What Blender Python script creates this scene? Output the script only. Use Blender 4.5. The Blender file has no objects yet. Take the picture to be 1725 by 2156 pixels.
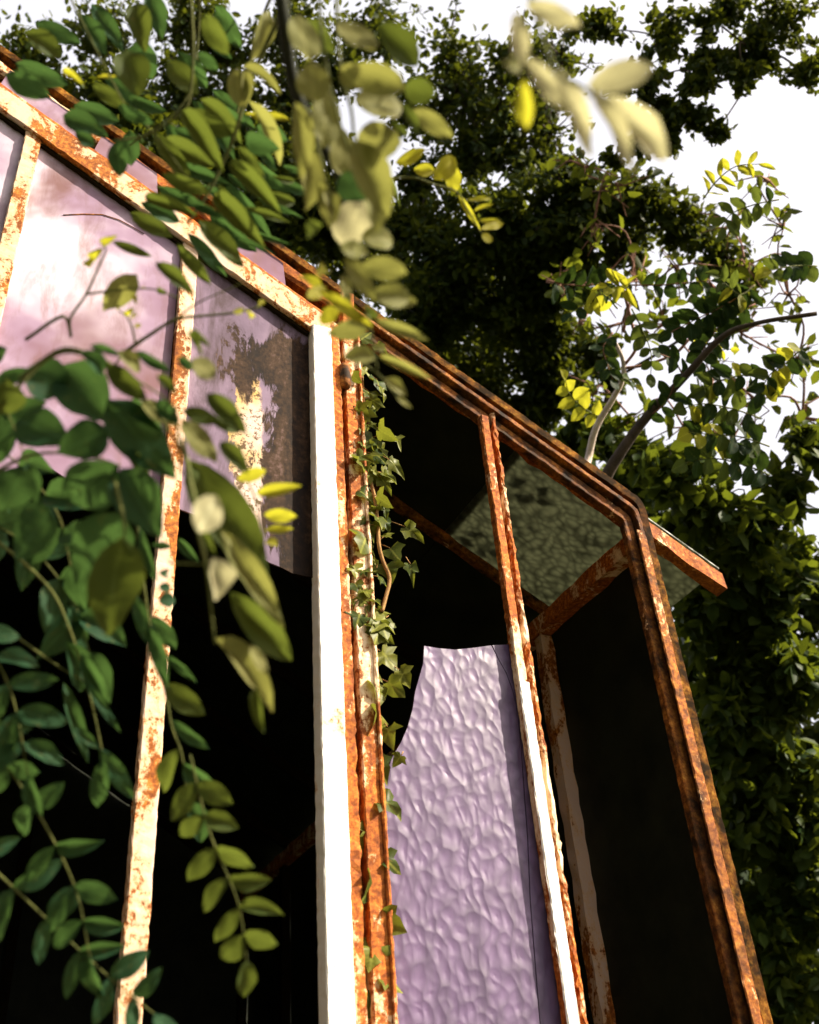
import bpy, math, random
import numpy as np
from mathutils import Vector, Matrix

random.seed(7); rng = np.random.default_rng(7)
sc = bpy.context.scene
col = sc.collection

# ------------------------------------------------------------------ camera
PITCH, ROLL, YAW = math.radians(38.7), math.radians(5.2), math.radians(28.2)
FPX, CX, CY = 2300.0, 862.0, 862.0            # lens in units of a 1725 wide picture
CAM = Vector((0, 0, 1.55))
FW = Vector((0, math.cos(PITCH), math.sin(PITCH)))
R0 = Vector((1, 0, 0)); U0 = Vector((0, -math.sin(PITCH), math.cos(PITCH)))
RC = R0*math.cos(ROLL) - U0*math.sin(ROLL)
UC = R0*math.sin(ROLL) + U0*math.cos(ROLL)
cd = bpy.data.cameras.new("camera"); cam = bpy.data.objects.new("camera", cd); col.objects.link(cam)
m = Matrix((RC, UC, -FW)).transposed().to_4x4(); m.translation = CAM
cam.matrix_world = m
cd.sensor_fit = 'HORIZONTAL'; cd.sensor_width = 36.0; cd.lens = 36.0*FPX/1725.0
cd.shift_y = -216.0/1725.0
cd.clip_start = 0.05; cd.clip_end = 3000
cd.dof.use_dof = True; cd.dof.focus_distance = 2.35; cd.dof.aperture_fstop = 6.0
sc.camera = cam

# ------------------------------------------------------------------ light
SUN = Vector((0.80, -0.08, 0.62)).normalized()
world = bpy.data.worlds.new("World"); sc.world = world; world.use_nodes = True
wn = world.node_tree; bg = wn.nodes["Background"]
sky = wn.nodes.new("ShaderNodeTexSky"); sky.sky_type = 'NISHITA'; sky.sun_disc = False
sky.sun_elevation = math.asin(SUN.z); sky.sun_rotation = math.atan2(SUN.x, SUN.y)
sky.air_density = 0.7; sky.dust_density = 10.0; sky.ozone_density = 0.3
veil = wn.nodes.new("ShaderNodeMix"); veil.data_type = 'RGBA'; veil.inputs[0].default_value = 0.72     # thin white overcast over the blue
veil.inputs[7].default_value = (2.75, 2.66, 2.72, 1); wn.links.new(sky.outputs[0], veil.inputs[6])
wn.links.new(veil.outputs[2], bg.inputs[0]); bg.inputs[1].default_value = 0.15
sl = bpy.data.lights.new("sun", 'SUN'); sl.energy = 4.6; sl.angle = math.radians(0.5); sl.color = (1.0, 0.90, 0.72)
so = bpy.data.objects.new("sun", sl); col.objects.link(so); so.rotation_euler = SUN.to_track_quat('Z', 'Y').to_euler()
so.location = (6, -1, 9)
vs = sc.view_settings; vs.view_transform = 'Standard'; vs.look = 'None'; vs.gamma = 1.0; vs.exposure = 1.6
sc.render.filter_size = 2.3
sc.cycles.max_bounces = 6; sc.cycles.diffuse_bounces = 3; sc.cycles.transmission_bounces = 4

# ------------------------------------------------------------------ helpers
def at(x, y, depth):
    """point seen at (x, y) of a 1725 wide picture, depth metres along the view axis"""
    return CAM + (FW + RC*((x-CX)/FPX) - UC*((y-CY)/FPX))*depth

def tag(o, label=None, cat=None, group=None, kind=None):
    if label: o["label"] = label
    if cat: o["category"] = cat
    if group: o["group"] = group
    if kind: o["kind"] = kind
    return o

def empty(name, loc, label, cat, group=None):
    o = bpy.data.objects.new(name, None); col.objects.link(o); o.location = loc; o.empty_display_size = .1
    tag(o, label, cat, group); return o

def link(name, me, parent=None, world=None):
    o = bpy.data.objects.new(name, me); col.objects.link(o)
    if parent is not None:
        o.parent = parent
        top = parent
        while top.parent: top = top.parent
        if parent.type == 'EMPTY':
            o.matrix_parent_inverse = Matrix.Translation(-Vector(parent.location))
    if world is not None: o.matrix_basis = world
    return o

def mesh(name, verts, faces, mat, smooth=False):
    me = bpy.data.meshes.new(name); me.from_pydata([tuple(v) for v in verts], [], faces); me.update()
    if mat: me.materials.append(mat)
    if smooth:
        for p in me.polygons: p.use_smooth = True
    return me

def tube(pts, radii, seg=6):
    pts = [Vector(p) for p in pts]; n = len(pts); V = []; F = []
    if not hasattr(radii, '__len__'): radii = [radii]*n
    ref = Vector((.31, .52, .8))
    for i, p in enumerate(pts):
        t = (pts[min(i+1, n-1)] - pts[max(i-1, 0)]).normalized()
        a = t.cross(ref)
        if a.length < 1e-4: a = t.cross(Vector((1, 0, 0)))
        a.normalize(); b = t.cross(a)
        for k in range(seg):
            q = 2*math.pi*k/seg
            V.append(p + (a*math.cos(q) + b*math.sin(q))*radii[i])
    for i in range(n-1):
        for k in range(seg):
            F.append((i*seg+k, i*seg+(k+1) % seg, (i+1)*seg+(k+1) % seg, (i+1)*seg+k))
    F.append(tuple(range(seg))[::-1]); F.append(tuple((n-1)*seg+k for k in range(seg)))
    return V, F

def join(parts):
    V = []; F = []
    for v, f in parts:
        o = len(V); V += list(v); F += [tuple(i+o for i in q) for q in f]
    return V, F

def spline(ctrl, n=6):
    """Catmull-Rom through control points"""
    P = [Vector(c) for c in ctrl]
    if len(P) < 3: 
        return [P[0].lerp(P[-1], i/n) for i in range(n+1)]
    P = [P[0]*2-P[1]] + P + [P[-1]*2-P[-2]]; out = []
    for i in range(1, len(P)-2):
        for j in range(n):
            t = j/n
            out.append(0.5*((2*P[i]) + (P[i+1]-P[i-1])*t + (2*P[i-1]-5*P[i]+4*P[i+1]-P[i+2])*t*t + (3*P[i]-P[i-1]-3*P[i+1]+P[i+2])*t**3))
    out.append(P[-2]); return out

# ------------------------------------------------------------------ materials
class NT:
    def __init__(s, name):
        s.m = bpy.data.materials.new(name); s.m.use_nodes = True; s.t = s.m.node_tree; s.t.nodes.clear()
        s.out = s.n("ShaderNodeOutputMaterial")
    def n(s, typ, **kw):
        d = s.t.nodes.new(typ)
        for k, v in kw.items():
            if k.startswith('_'): setattr(d, k[1:], v)
            else:
                key = k.replace('__', ' ')
                d.inputs[key].default_value = v
        return d
    def l(s, a, b): s.t.links.new(a, b)
    def ramp(s, src, stops, interp='LINEAR'):
        r = s.n("ShaderNodeValToRGB"); r.color_ramp.interpolation = interp
        e = r.color_ramp.elements
        while len(e) < len(stops): e.new(0.5)
        for q, (p, c) in zip(e, stops):
            q.position = p; q.color = (c if hasattr(c, '__len__') else (c, c, c)) + (1,) if not hasattr(c, '__len__') or len(c) == 3 else c
        s.l(src, r.inputs[0]); return r.outputs[0]
    def noise(s, vec, scale, detail=6, rough=.6, dist=0.0):
        d = s.n("ShaderNodeTexNoise"); d.inputs["Scale"].default_value = scale; d.inputs["Detail"].default_value = detail
        d.inputs["Roughness"].default_value = rough; d.inputs["Distortion"].default_value = dist
        if vec is not None: s.l(vec, d.inputs["Vector"])
        return d.outputs["Fac"]
    def mix(s, f, a, b):
        d = s.n("ShaderNodeMix"); d.data_type = 'RGBA'
        for i, v in ((6, a), (7, b)):
            if hasattr(v, 'is_output'): s.l(v, d.inputs[i])
            else: d.inputs[i].default_value = tuple(v)+(1,) if len(v) == 3 else v
        if hasattr(f, 'is_output'): s.l(f, d.inputs[0])
        else: d.inputs[0].default_value = f
        return d.outputs[2]
    def math(s, op, a, b=None, c=None, clamp=False):
        d = s.n("ShaderNodeMath"); d.operation = op; d.use_clamp = clamp
        for i, v in enumerate((a, b, c)):
            if v is None: continue
            if hasattr(v, 'is_output'): s.l(v, d.inputs[i])
            else: d.inputs[i].default_value = v
        return d.outputs[0]
    def coord(s, which="Object"): return s.n("ShaderNodeTexCoord").outputs[which]
    def mapping(s, vec, scale):
        d = s.n("ShaderNodeMapping"); d.inputs["Scale"].default_value = scale; s.l(vec, d.inputs[0]); return d.outputs[0]
    def bsdf(s, color, rough=.6, spec=.4):
        b = s.n("ShaderNodeBsdfPrincipled")
        if hasattr(color, 'is_output'): s.l(color, b.inputs["Base Color"])
        else: b.inputs["Base Color"].default_value = tuple(color)+(1,)
        if hasattr(rough, 'is_output'): s.l(rough, b.inputs["Roughness"])
        else: b.inputs["Roughness"].default_value = rough
        b.inputs["Specular IOR Level"].default_value = spec
        return b
    def bump(s, b, h, strength=.4, dist=.004):
        d = s.n("ShaderNodeBump"); d.inputs["Strength"].default_value = strength; d.inputs["Distance"].default_value = dist
        s.l(h, d.inputs["Height"]); s.l(d.outputs[0], b.inputs["Normal"])
    def done(s, b): s.l(b.outputs[0] if hasattr(b, 'outputs') else b, s.out.inputs[0]); return s.m

def rusty(name, paint, paint_col=(.80, .77, .72), warm=1.0, darken=0.0, spec=.15):
    """steel with flaking white paint; paint = share still painted"""
    t = NT(name); v = t.coord()
    vs_ = t.mapping(v, (1, 1, .45))
    a = t.noise(vs_, 14, 9, .68, .6); fine = t.noise(v, 95, 6, .7); big = t.noise(v, 5, 3, .5)
    lo = .5 - (paint-.5)*.62
    pa = t.math('ADD', t.math('ADD', t.math('MULTIPLY', a, .72), t.math('MULTIPLY', fine, .28)), t.math('MULTIPLY', t.math('SUBTRACT', t.noise(v, 3.2, 3, .5), .5), .32))
    mask = t.ramp(pa, [(max(0, lo-.015), 0.0), (min(1, lo+.02), 1.0)])
    rust = t.ramp(fine, [(.25, (.06*warm, .018, .007)), (.44, (.24*warm, .070, .014)), (.58, (.46*warm, .16, .024)), (.75, (.70*warm, .34, .07))])
    rust = t.mix(t.ramp(big, [(.46, 0.0), (.72, .7)]), rust, (.085, .026, .011))
    if darken: rust = t.mix(t.ramp(t.noise(v, 22, 5, .6), [(max(0, .5-darken*.3), 0.0), (max(.2, .72-darken*.16), .96)]), rust, (.010, .007, .004))  # near-black mottling, carries the shade on rails and inner bars
    edge = t.ramp(pa, [(lo, 0.0), (lo+.09, 1.0)])
    pc = t.mix(edge, (.62, .38, .20), paint_col)
    pc = t.mix(t.ramp(t.noise(vs_, 40, 5, .6), [(.55, 0.0), (.75, .35)]), pc, (.50, .36, .24))
    c = t.mix(mask, rust, pc)
    b = t.bsdf(c, .8, spec)
    h = t.math('ADD', t.math('MULTIPLY', mask, .6), fine)
    t.bump(b, h, .35, .002)
    return t.done(b)

M = {}
M['rail_light'] = rusty('flaking_cream_paint', .55, (.50, .40, .30))
M['post_white'] = rusty('white_painted_steel', .75, (.74, .71, .65))
M['cream'] = rusty('cream_painted_steel', .57, (.60, .44, .35))
M['rust'] = rusty('orange_rust', .41, (.82, .60, .36), 1.15)
M['rust_paint'] = rusty('rust_and_paint', .45, (.84, .66, .46), 1.15)
M['rust_dark'] = rusty('shade_dark_rust', .02, (.2, .13, .07), .5, 2.2, .02)  # near black: interior shade put into the rust colour
M['rust_edge'] = rusty('chipped_shade_black_rust', .20, (.5, .28, .12), .8, .85, .02)  # shade on the rake flange put into the black of the rust
M['rust_stile'] = rusty('orange_brown_rust', .36, (.75, .5, .26), 1.0, .12)
M['rust_mid'] = rusty('brown_rust', .30, (.6, .42, .28), .95, .55)

def whitewash(name):
    """old glass under flaking lilac whitewash, with brown grime"""
    t = NT(name); v = t.coord(); st = t.mapping(v, (1, 1, .35))
    base = t.ramp(t.noise(v, 3.0, 4, .55), [(.30, (.10, .042, .045)), (.41, (.19, .110, .165)), (.53, (.27, .185, .265)), (.66, (.52, .44, .51))])
    streak = t.noise(st, 16, 6, .65, .4)
    base = t.mix(t.ramp(streak, [(.48, 0.0), (.72, .75)]), base, (.16, .085, .075))
    base = t.mix(t.ramp(t.noise(v, 2.3, 4, .6, .5), [(.56, 0.0), (.72, .7)]), base, (.13, .055, .045))
    b = t.bsdf(base, .7, .12); t.bump(b, streak, .15, .002); return t.done(b)
M['whitewash'] = whitewash('whitewashed_glass')

LEAFP = {}
def leafmat(name, c0, c1, tr, tf=.38, rough=.62, rib=True, island=False):
    t = NT(name)
    rnd = t.n("ShaderNodeNewGeometry").outputs["Random Per Island"] if island else t.n("ShaderNodeObjectInfo").outputs["Random"]
    c = t.mix(rnd, c0, c1); v = t.coord()
    if rib:
        x = t.n("ShaderNodeSeparateXYZ"); t.l(v, x.inputs[0])
        ax = t.math('ABSOLUTE', x.outputs[0])
        r = t.ramp(ax, [(.015, 1.0), (.05, 0.0)])
        c = t.mix(t.math('MULTIPLY', r, .55), c, tuple(min(1, q*2.0+.02) for q in c1))
        vein = t.n("ShaderNodeTexWave"); vein.inputs["Scale"].default_value = 2.6; vein.inputs["Distortion"].default_value = 1.5
        comb = t.n("ShaderNodeCombineXYZ"); t.l(t.math('SUBTRACT', x.outputs[1], t.math('MULTIPLY', ax, .9)), comb.inputs[0])
        t.l(comb.outputs[0], vein.inputs[0])
        c = t.mix(t.math('MULTIPLY', vein.outputs["Fac"], .16), c, tuple(q*.5 for q in c0))
        off = t.n("ShaderNodeVectorMath"); off.operation = 'ADD'; t.l(v, off.inputs[0]); cb = t.n("ShaderNodeCombineXYZ"); t.l(t.math('MULTIPLY', rnd, 37.0), cb.inputs[2]); t.l(cb.outputs[0], off.inputs[1])
        c = t.mix(t.ramp(t.noise(off.outputs[0], 3.5, 5, .65), [(.40, .35), (.52, 0.0)]), c, tuple(q*.45 for q in c0))
        c = t.mix(t.ramp(t.noise(off.outputs[0], 6, 5, .65), [(.60, 0.0), (.70, .6)]), c, (.17, .12, .03))
    b = t.bsdf(c, rough, .06)
    tl = t.n("ShaderNodeBsdfTranslucent"); t.l(t.mix(rnd, tr, tuple(q*.75 for q in tr)), tl.inputs[0])
    mx = t.n("ShaderNodeMixShader"); mx.inputs[0].default_value = tf
    t.l(b.outputs[0], mx.inputs[1]); t.l(tl.outputs[0], mx.inputs[2])
    return t.done(mx)

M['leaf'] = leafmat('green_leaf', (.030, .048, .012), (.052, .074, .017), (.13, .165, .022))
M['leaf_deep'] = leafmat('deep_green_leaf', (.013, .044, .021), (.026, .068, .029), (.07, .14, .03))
M['leaf_pale'] = leafmat('sunlit_pale_leaf', (.135, .145, .046), (.200, .195, .070), (.32, .32, .07))  # same leaf, with its sunlit paleness put into the colour
M['leaf_yellow'] = leafmat('sunlit_young_yellow_leaf', (.16, .17, .018), (.24, .22, .022), (.50, .48, .03), .5)  # young leaf hue, with sunlit brightness mixed into the colour
M['leaf_cream'] = leafmat('sunlit_cream_leaf', (.44, .42, .23), (.54, .50, .30), (.60, .56, .28), .45)  # overexposed sunlit look put into the leaf colour
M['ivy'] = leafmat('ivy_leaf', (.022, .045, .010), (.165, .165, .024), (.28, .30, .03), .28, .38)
M['leaf_shade'] = leafmat('dark_backlit_leaf', (.008, .022, .008), (.018, .036, .012), (.05, .085, .012), .3)  # backlit silhouette tone put into the leaf colour
M['crown_dark'] = leafmat('dark_crown_leaf', (.012, .024, .006), (.028, .046, .008), (.16, .185, .012), .28, .5, False, True)
M['crown_light'] = leafmat('light_crown_leaf', (.016, .034, .008), (.040, .058, .010), (.18, .22, .015), .30, .5, False, True)
M['crown_back'] = leafmat('backlit_crown_leaf', (.012, .022, .006), (.040, .052, .009), (.20, .23, .015), .40, .6, False, True)
M['litter'] = leafmat('dead_leaf', (.035, .020, .010), (.07, .04, .018), (.03, .015, .005), .1, .8, False, True)

def bark(name, a, b_, sc_=30):
    t = NT(name); v = t.mapping(t.coord(), (1, 1, .3)); f = t.noise(v, sc_, 7, .7, .5)
    b = t.bsdf(t.ramp(f, [(.3, a), (.7, b_)]), .85, .2); t.bump(b, f, .8, .01); return t.done(b)
M['bark'] = bark('bark', (.028, .020, .014), (.085, .060, .042))
M['bark_pale'] = bark('pale_bark', (.42, .33, .27), (.68, .58, .50))
M['twig_red'] = bark('reddish_twig', (.16, .07, .045), (.30, .16, .11))
M['stem'] = bark('green_stem', (.07, .085, .02), (.15, .155, .04), 60)
M['stem_dark'] = bark('dark_stem', (.012, .016, .008), (.03, .032, .015), 60)
M['ivy_stem'] = bark('ivy_stem', (.20, .10, .035), (.38, .22, .08), 60)

# ------------------------------------------------------------------ ground
t = NT('earth_and_grass'); v = t.coord(); f = t.noise(v, .8, 8, .65); g = t.noise(v, 14, 6, .7)
c = t.mix(t.ramp(f, [(.4, 0.0), (.6, 1.0)]), (.045, .065, .018), (.09, .065, .04))
c = t.mix(t.math('MULTIPLY', g, .5), c, (.03, .04, .012)); b = t.bsdf(c, .95, .1); t.bump(b, g, .8, .03); M['ground'] = t.done(b)
N = 40; V = []; F = []
for j in range(N+1):
    for i in range(N+1):
        x = (i/N*2-1); y = (j/N*2-1); x = math.copysign(abs(x)**3*1500, x); y = math.copysign(abs(y)**3*1500, y)
        V.append((x, y, -.02 + .03*math.sin(x*1.3)*math.cos(y*1.1) if abs(x) < 12 and abs(y) < 12 else -.03))
for j in range(N):
    for i in range(N):
        F.append((j*(N+1)+i, j*(N+1)+i+1, (j+1)*(N+1)+i+1, (j+1)*(N+1)+i))
tag(link('ground', mesh('ground', V, F, M['ground'], True)), kind='structure')

# ------------------------------------------------------------------ greenhouse frame of reference
HV = Vector((math.cos(YAW), math.sin(YAW), 0)); NV = Vector((-math.sin(YAW), math.cos(YAW), 0))
d0 = FW + RC*((700-CX)/FPX) - UC*((730-CY)/FPX); d0 = d0.normalized()
K = 2.5/1.9
O = CAM + d0*2.5; O.z = 0
def P(s, z, d=0.0): return O + HV*s + NV*d + Vector((0, 0, z))       # s along the gable, d into the house (metres)
def Z(z): return 1.55 + (z-1.55)*K                                   # measured height -> metres
def S(s): return s*K
def G(px, py, d=0.0):
    """(s, z) of the gable plane (pushed in by d) seen at a picture point"""
    r = FW + RC*((px-CX)/FPX) - UC*((py-CY)/FPX)
    t_ = ((O + NV*d - CAM).dot(NV))/r.dot(NV); q = CAM + r*t_
    return ((q-O).dot(HV), q.z)
SLOPE = .587
def rake(c, s): return Z(c) - SLOPE*s                                 # height of the sloping line c at s (metres)

def sweep(path, prof, jit=.0006, step=.012, closed_prof=True):
    """sweep a profile [(across, depth)] along a polyline of (s, z) in the gable plane, mitred, with rust-eaten edges"""
    pts = [Vector(p) for p in path]; fine = []
    for i in range(len(pts)-1):
        n = max(1, int((pts[i+1]-pts[i]).length/step))
        for j in range(n): fine.append(pts[i].lerp(pts[i+1], j/n))
    fine.append(pts[-1]); V = []; F = []; L = len(prof)
    for i, p in enumerate(fine):
        a = (fine[i]-fine[i-1]).normalized() if i else (fine[1]-fine[0]).normalized()
        b_ = (fine[i+1]-fine[i]).normalized() if i < len(fine)-1 else a
        n1 = Vector((-a.y, a.x)); n2 = Vector((-b_.y, b_.x)); nn = (n1+n2); nn = nn/max(.3, nn.length_squared/2)
        for (u, d) in prof:
            j1 = random.gauss(0, jit); j2 = random.gauss(0, jit)
            q = p + nn*(u+j1); V.append(P(q.x, q.y, d+j2*.6))
    for i in range(len(fine)-1):
        for k in range(L):
            F.append((i*L+k, i*L+(k+1) % L, (i+1)*L+(k+1) % L, (i+1)*L+k))
    F.append(tuple(range(L))[::-1]); F.append(tuple((len(fine)-1)*L+k for k in range(L)))
    return V, F

def flat(u0, u1, d0_, d1_, bv=.002):
    return [(u0+bv, d0_), (u1-bv, d0_), (u1, d0_+bv), (u1, d1_-bv), (u1-bv, d1_), (u0+bv, d1_), (u0, d1_-bv), (u0, d0_+bv)]

def pane_mesh(name, pts, d, mat, th=.004, to3=None, seg=0):
    """glass sheet with real thickness from an outline of (s, z)"""
    to3 = to3 or P; n = len(pts)
    V = [to3(x, y, d) for x, y in pts] + [to3(x, y, d+th) for x, y in pts]
    F = [tuple(range(n)), tuple(range(2*n-1, n-1, -1))] + [(i, i+n, (i+1) % n+n, (i+1) % n) for i in range(n)]
    return mesh(name, V, F, mat)

def sweep_obj(name, parent, path, prof, mat, **kw):
    V_, F_ = sweep(path, prof, **kw); return link(name, mesh(name, V_, F_, mat), parent)

gh = empty('greenhouse', P(0, 0, 1.5), 'abandoned greenhouse with rusted steel frame, broken panes and sloping gable', 'greenhouse')

# materials that use the gable's own axes
def gable_coords(t):
    """node outputs s, z (metres in the gable plane)"""
    p = t.coord(); x = t.n("ShaderNodeVectorMath"); x.operation = 'SUBTRACT'; t.l(p, x.inputs[0]); x.inputs[1].default_value = tuple(O)
    d = t.n("ShaderNodeVectorMath"); d.operation = 'DOT_PRODUCT'; t.l(x.outputs[0], d.inputs[0]); d.inputs[1].default_value = tuple(HV)
    z = t.n("ShaderNodeSeparateXYZ"); t.l(p, z.inputs[0])
    return p, d.outputs["Value"], z.outputs[2]

# pane with the big brown grime patch and the yellow flaking streak
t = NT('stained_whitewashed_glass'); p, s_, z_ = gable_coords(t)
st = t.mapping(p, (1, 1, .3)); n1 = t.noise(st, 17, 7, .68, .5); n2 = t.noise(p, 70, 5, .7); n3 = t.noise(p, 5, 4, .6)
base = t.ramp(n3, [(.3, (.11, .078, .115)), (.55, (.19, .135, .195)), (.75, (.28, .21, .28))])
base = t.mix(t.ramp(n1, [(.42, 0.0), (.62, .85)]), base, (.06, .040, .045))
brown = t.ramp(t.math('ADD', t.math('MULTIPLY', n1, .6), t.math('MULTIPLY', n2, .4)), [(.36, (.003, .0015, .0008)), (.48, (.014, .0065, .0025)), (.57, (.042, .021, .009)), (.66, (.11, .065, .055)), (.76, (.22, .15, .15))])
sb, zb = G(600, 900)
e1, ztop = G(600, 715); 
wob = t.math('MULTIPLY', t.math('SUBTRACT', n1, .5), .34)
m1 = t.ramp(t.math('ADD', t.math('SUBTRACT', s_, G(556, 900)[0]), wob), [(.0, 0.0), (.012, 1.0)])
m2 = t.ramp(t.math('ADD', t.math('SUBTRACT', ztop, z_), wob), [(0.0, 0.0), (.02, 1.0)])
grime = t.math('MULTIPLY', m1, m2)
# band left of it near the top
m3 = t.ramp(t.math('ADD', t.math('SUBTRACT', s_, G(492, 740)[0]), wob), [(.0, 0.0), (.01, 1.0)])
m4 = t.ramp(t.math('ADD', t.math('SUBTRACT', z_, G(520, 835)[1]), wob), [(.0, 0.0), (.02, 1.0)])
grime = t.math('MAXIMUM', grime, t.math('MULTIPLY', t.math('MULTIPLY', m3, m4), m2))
# yellow streak
y0 = t.ramp(t.math('ADD', t.math('SUBTRACT', s_, G(488, 900)[0]), t.math('MULTIPLY', wob, .5)), [(.0, 0.0), (.006, 1.0)])
y1 = t.ramp(t.math('ADD', t.math('SUBTRACT', G(552, 900)[0], s_), t.math('MULTIPLY', wob, .2)), [(.0, 0.0), (.006, 1.0)])
y2 = t.ramp(t.math('ADD', t.math('SUBTRACT', G(520, 760)[1], z_), wob), [(0.0, 0.0), (.03, 1.0)])
yl = t.math('MULTIPLY', t.math('MULTIPLY', y0, y1), y2)
yel = t.mix(t.ramp(n2, [(.42, 0.0), (.5, 1.0)]), (.10, .06, .03), t.mix(t.ramp(n3, [(.45, 0.0), (.6, 1.0)]), (.50, .32, .09), (.55, .42, .36)))
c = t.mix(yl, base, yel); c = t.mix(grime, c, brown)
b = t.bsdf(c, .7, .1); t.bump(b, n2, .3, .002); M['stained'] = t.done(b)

# hammered glass: relief like beaten metal
def hammered(name, c0, c1, trans, tf, scale=42):
    t = NT(name); v = t.coord(); nz = t.n("ShaderNodeTexNoise"); nz.inputs["Scale"].default_value = 14; nz.inputs["Detail"].default_value = 2
    t.l(v, nz.inputs["Vector"])
    ad = t.n("ShaderNodeMix"); ad.data_type = 'RGBA'; ad.blend_type = 'LINEAR_LIGHT'; ad.inputs[0].default_value = .022
    t.l(v, ad.inputs[6]); t.l(nz.outputs["Color"], ad.inputs[7])
    mp = t.mapping(ad.outputs[2], (1.15, 1.15, .74))
    vo = t.n("ShaderNodeTexVoronoi"); vo.feature = 'SMOOTH_F1'; vo.inputs["Scale"].default_value = scale; vo.inputs["Smoothness"].default_value = .35
    t.l(mp, vo.inputs["Vector"]); h = vo.outputs["Distance"]
    c = t.mix(t.noise(v, 6, 5, .6), c0, c1)
    c = t.mix(t.ramp(h, [(.25, 0.0), (.75, .55)]), c, tuple(q*.45 for q in c0))  # refraction look of the cells put into the base colour
    run = t.ramp(t.noise(t.mapping(v, (1, 1, .12)), 20, 6, .65, .4), [(.48, 0.0), (.75, .7)])
    c = t.mix(run, c, tuple(q*.35+.006 for q in c0))
    b = t.bsdf(c, .45, .3); t.bump(b, h, .45, .005)
    tl = t.n("ShaderNodeBsdfTranslucent"); t.l(t.mix(t.math('MULTIPLY', t.ramp(h, [(.2, 0.0), (.8, 1.0)]), t.math('ADD', t.noise(v, 7, 4, .6), .25)), trans, tuple(q*.30 for q in trans)), tl.inputs[0])  # cell refraction put into the transmitted colour too
    bp = [x for x in t.t.nodes if x.type == 'BUMP'][0]; t.l(bp.outputs[0], tl.inputs["Normal"])
    mx = t.n("ShaderNodeMixShader"); mx.inputs[0].default_value = tf; t.l(b.outputs[0], mx.inputs[1]); t.l(tl.outputs[0], mx.inputs[2])
    return t.done(mx)
M['lilac_glass'] = hammered('hammered_lilac_glass', (.092, .056, .125), (.165, .108, .208), (.2, .16, .24), .05, 50)
M['roof_glass'] = hammered('hammered_green_glass', (.045, .055, .034), (.095, .10, .070), (.27, .28, .20), .50, 50)
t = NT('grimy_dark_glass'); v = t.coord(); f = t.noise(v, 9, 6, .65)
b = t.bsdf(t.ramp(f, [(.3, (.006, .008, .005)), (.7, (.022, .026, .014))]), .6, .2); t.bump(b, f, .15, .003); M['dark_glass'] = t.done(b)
t = NT('old_brick'); v = t.coord(); f = t.noise(v, 30, 6, .7); b = t.bsdf(t.ramp(f, [(.3, (.16, .07, .045)), (.7, (.33, .17, .11))]), .9, .2); t.bump(b, f, .6, .01); M['brick'] = t.done(b)

S_RIDGE = S(-.86); S_E = S(.612); S_L = 2*S_RIDGE - S_E
BASE = .55                                                            # knee wall height
ROOF_C = 2.985
s_corner = S(.600)                                                    # outer edge of the right stile
def arc_corner(c, s_out, r, zb):
    """rake line c from the left, rounded into a vertical at s_out"""
    k = Vector((s_out, rake(c, s_out))); dirA = Vector((-1, SLOPE)).normalized(); dirB = Vector((0, -1))
    a = k + dirA*r; b_ = k + dirB*r; pts = []
    for i in range(7):
        q = i/6; pts.append(a.lerp(k, q).lerp(k.lerp(b_, q), q))
    return pts
def frame_path(c, s_out, r, s_start, zb=BASE):
    return [Vector((s_start, rake(c, s_start)))] + arc_corner(c, s_out, r*.5, zb) + [Vector((s_out, zb))]

# outer flange of the gable frame, running from the ridge down the rake and into the right-hand stile
sweep_obj('gable_frame_flange', gh, frame_path(ROOF_C, s_corner, .06, S_RIDGE), flat(-.024, .0, -.012, .012), M['rust_edge'])
# raised ridge bar of the frame
sweep_obj('gable_frame_rib', gh, frame_path(ROOF_C-.041, s_corner-.031, .05, S(.036)), flat(-.011, .002, -.020, .016), M['rust_mid'])
# inner glazing bar of the frame
sweep_obj('gable_frame_inner_bar', gh, frame_path(ROOF_C-.058, s_corner-.045, .045, S(.036)), flat(-.026, .0, -.006, .014), M['rust_mid'])
sweep_obj('stile_face', gh, [(s_corner-.030, rake(ROOF_C, s_corner)-.10), (s_corner-.036, BASE)], flat(-.024, .0, -.024, -.0205), M['rust_stile'], jit=.0006)

# mullion between the two open bays (T bar)
sm = S(.288)
mz = rake(ROOF_C-.075, sm)
sweep_obj('mullion', gh, [(sm, BASE), (sm, mz)], flat(-.001, .019, -.018, .002), M['rust_paint'], jit=.0006)
sweep_obj('mullion_flange', gh, [(sm, BASE), (sm, mz+.02)], flat(-.024, -.015, -.012, .012), M['rust_paint'], jit=.0015)
# lower part of the mullion has a white face
pz = G(1095, 1445)[1]
sweep_obj('mullion_lower_face', gh, [(sm+.001, BASE), (sm+.001, pz)], flat(-.001, .022, -.022, -.0185), M['post_white'], jit=.0006)

# fixed corner post beside the sash
sp = S(.012)
sweep_obj('fixed_post', gh, [(sp, BASE), (sp, rake(ROOF_C-.03, sp))], flat(-S(.024), 0, -.028, .022), M['rust_paint'], jit=.0006)
sweep_obj('post_edge_bead', gh, [(sp+S(.024), BASE), (sp+S(.024), rake(2.88, sp))], flat(-.006, .001, -.034, .012), M['rust_paint'], jit=.0006)
V1, F1 = tube([P(S(.010), z, -.032) for z in (Z(2.718), Z(2.725), Z(2.760), Z(2.768))], [.010, .013, .013, .009], 10)
link('hinge_pin', mesh('hinge_pin', V1, F1, M['rust_mid'], True), gh)

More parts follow.
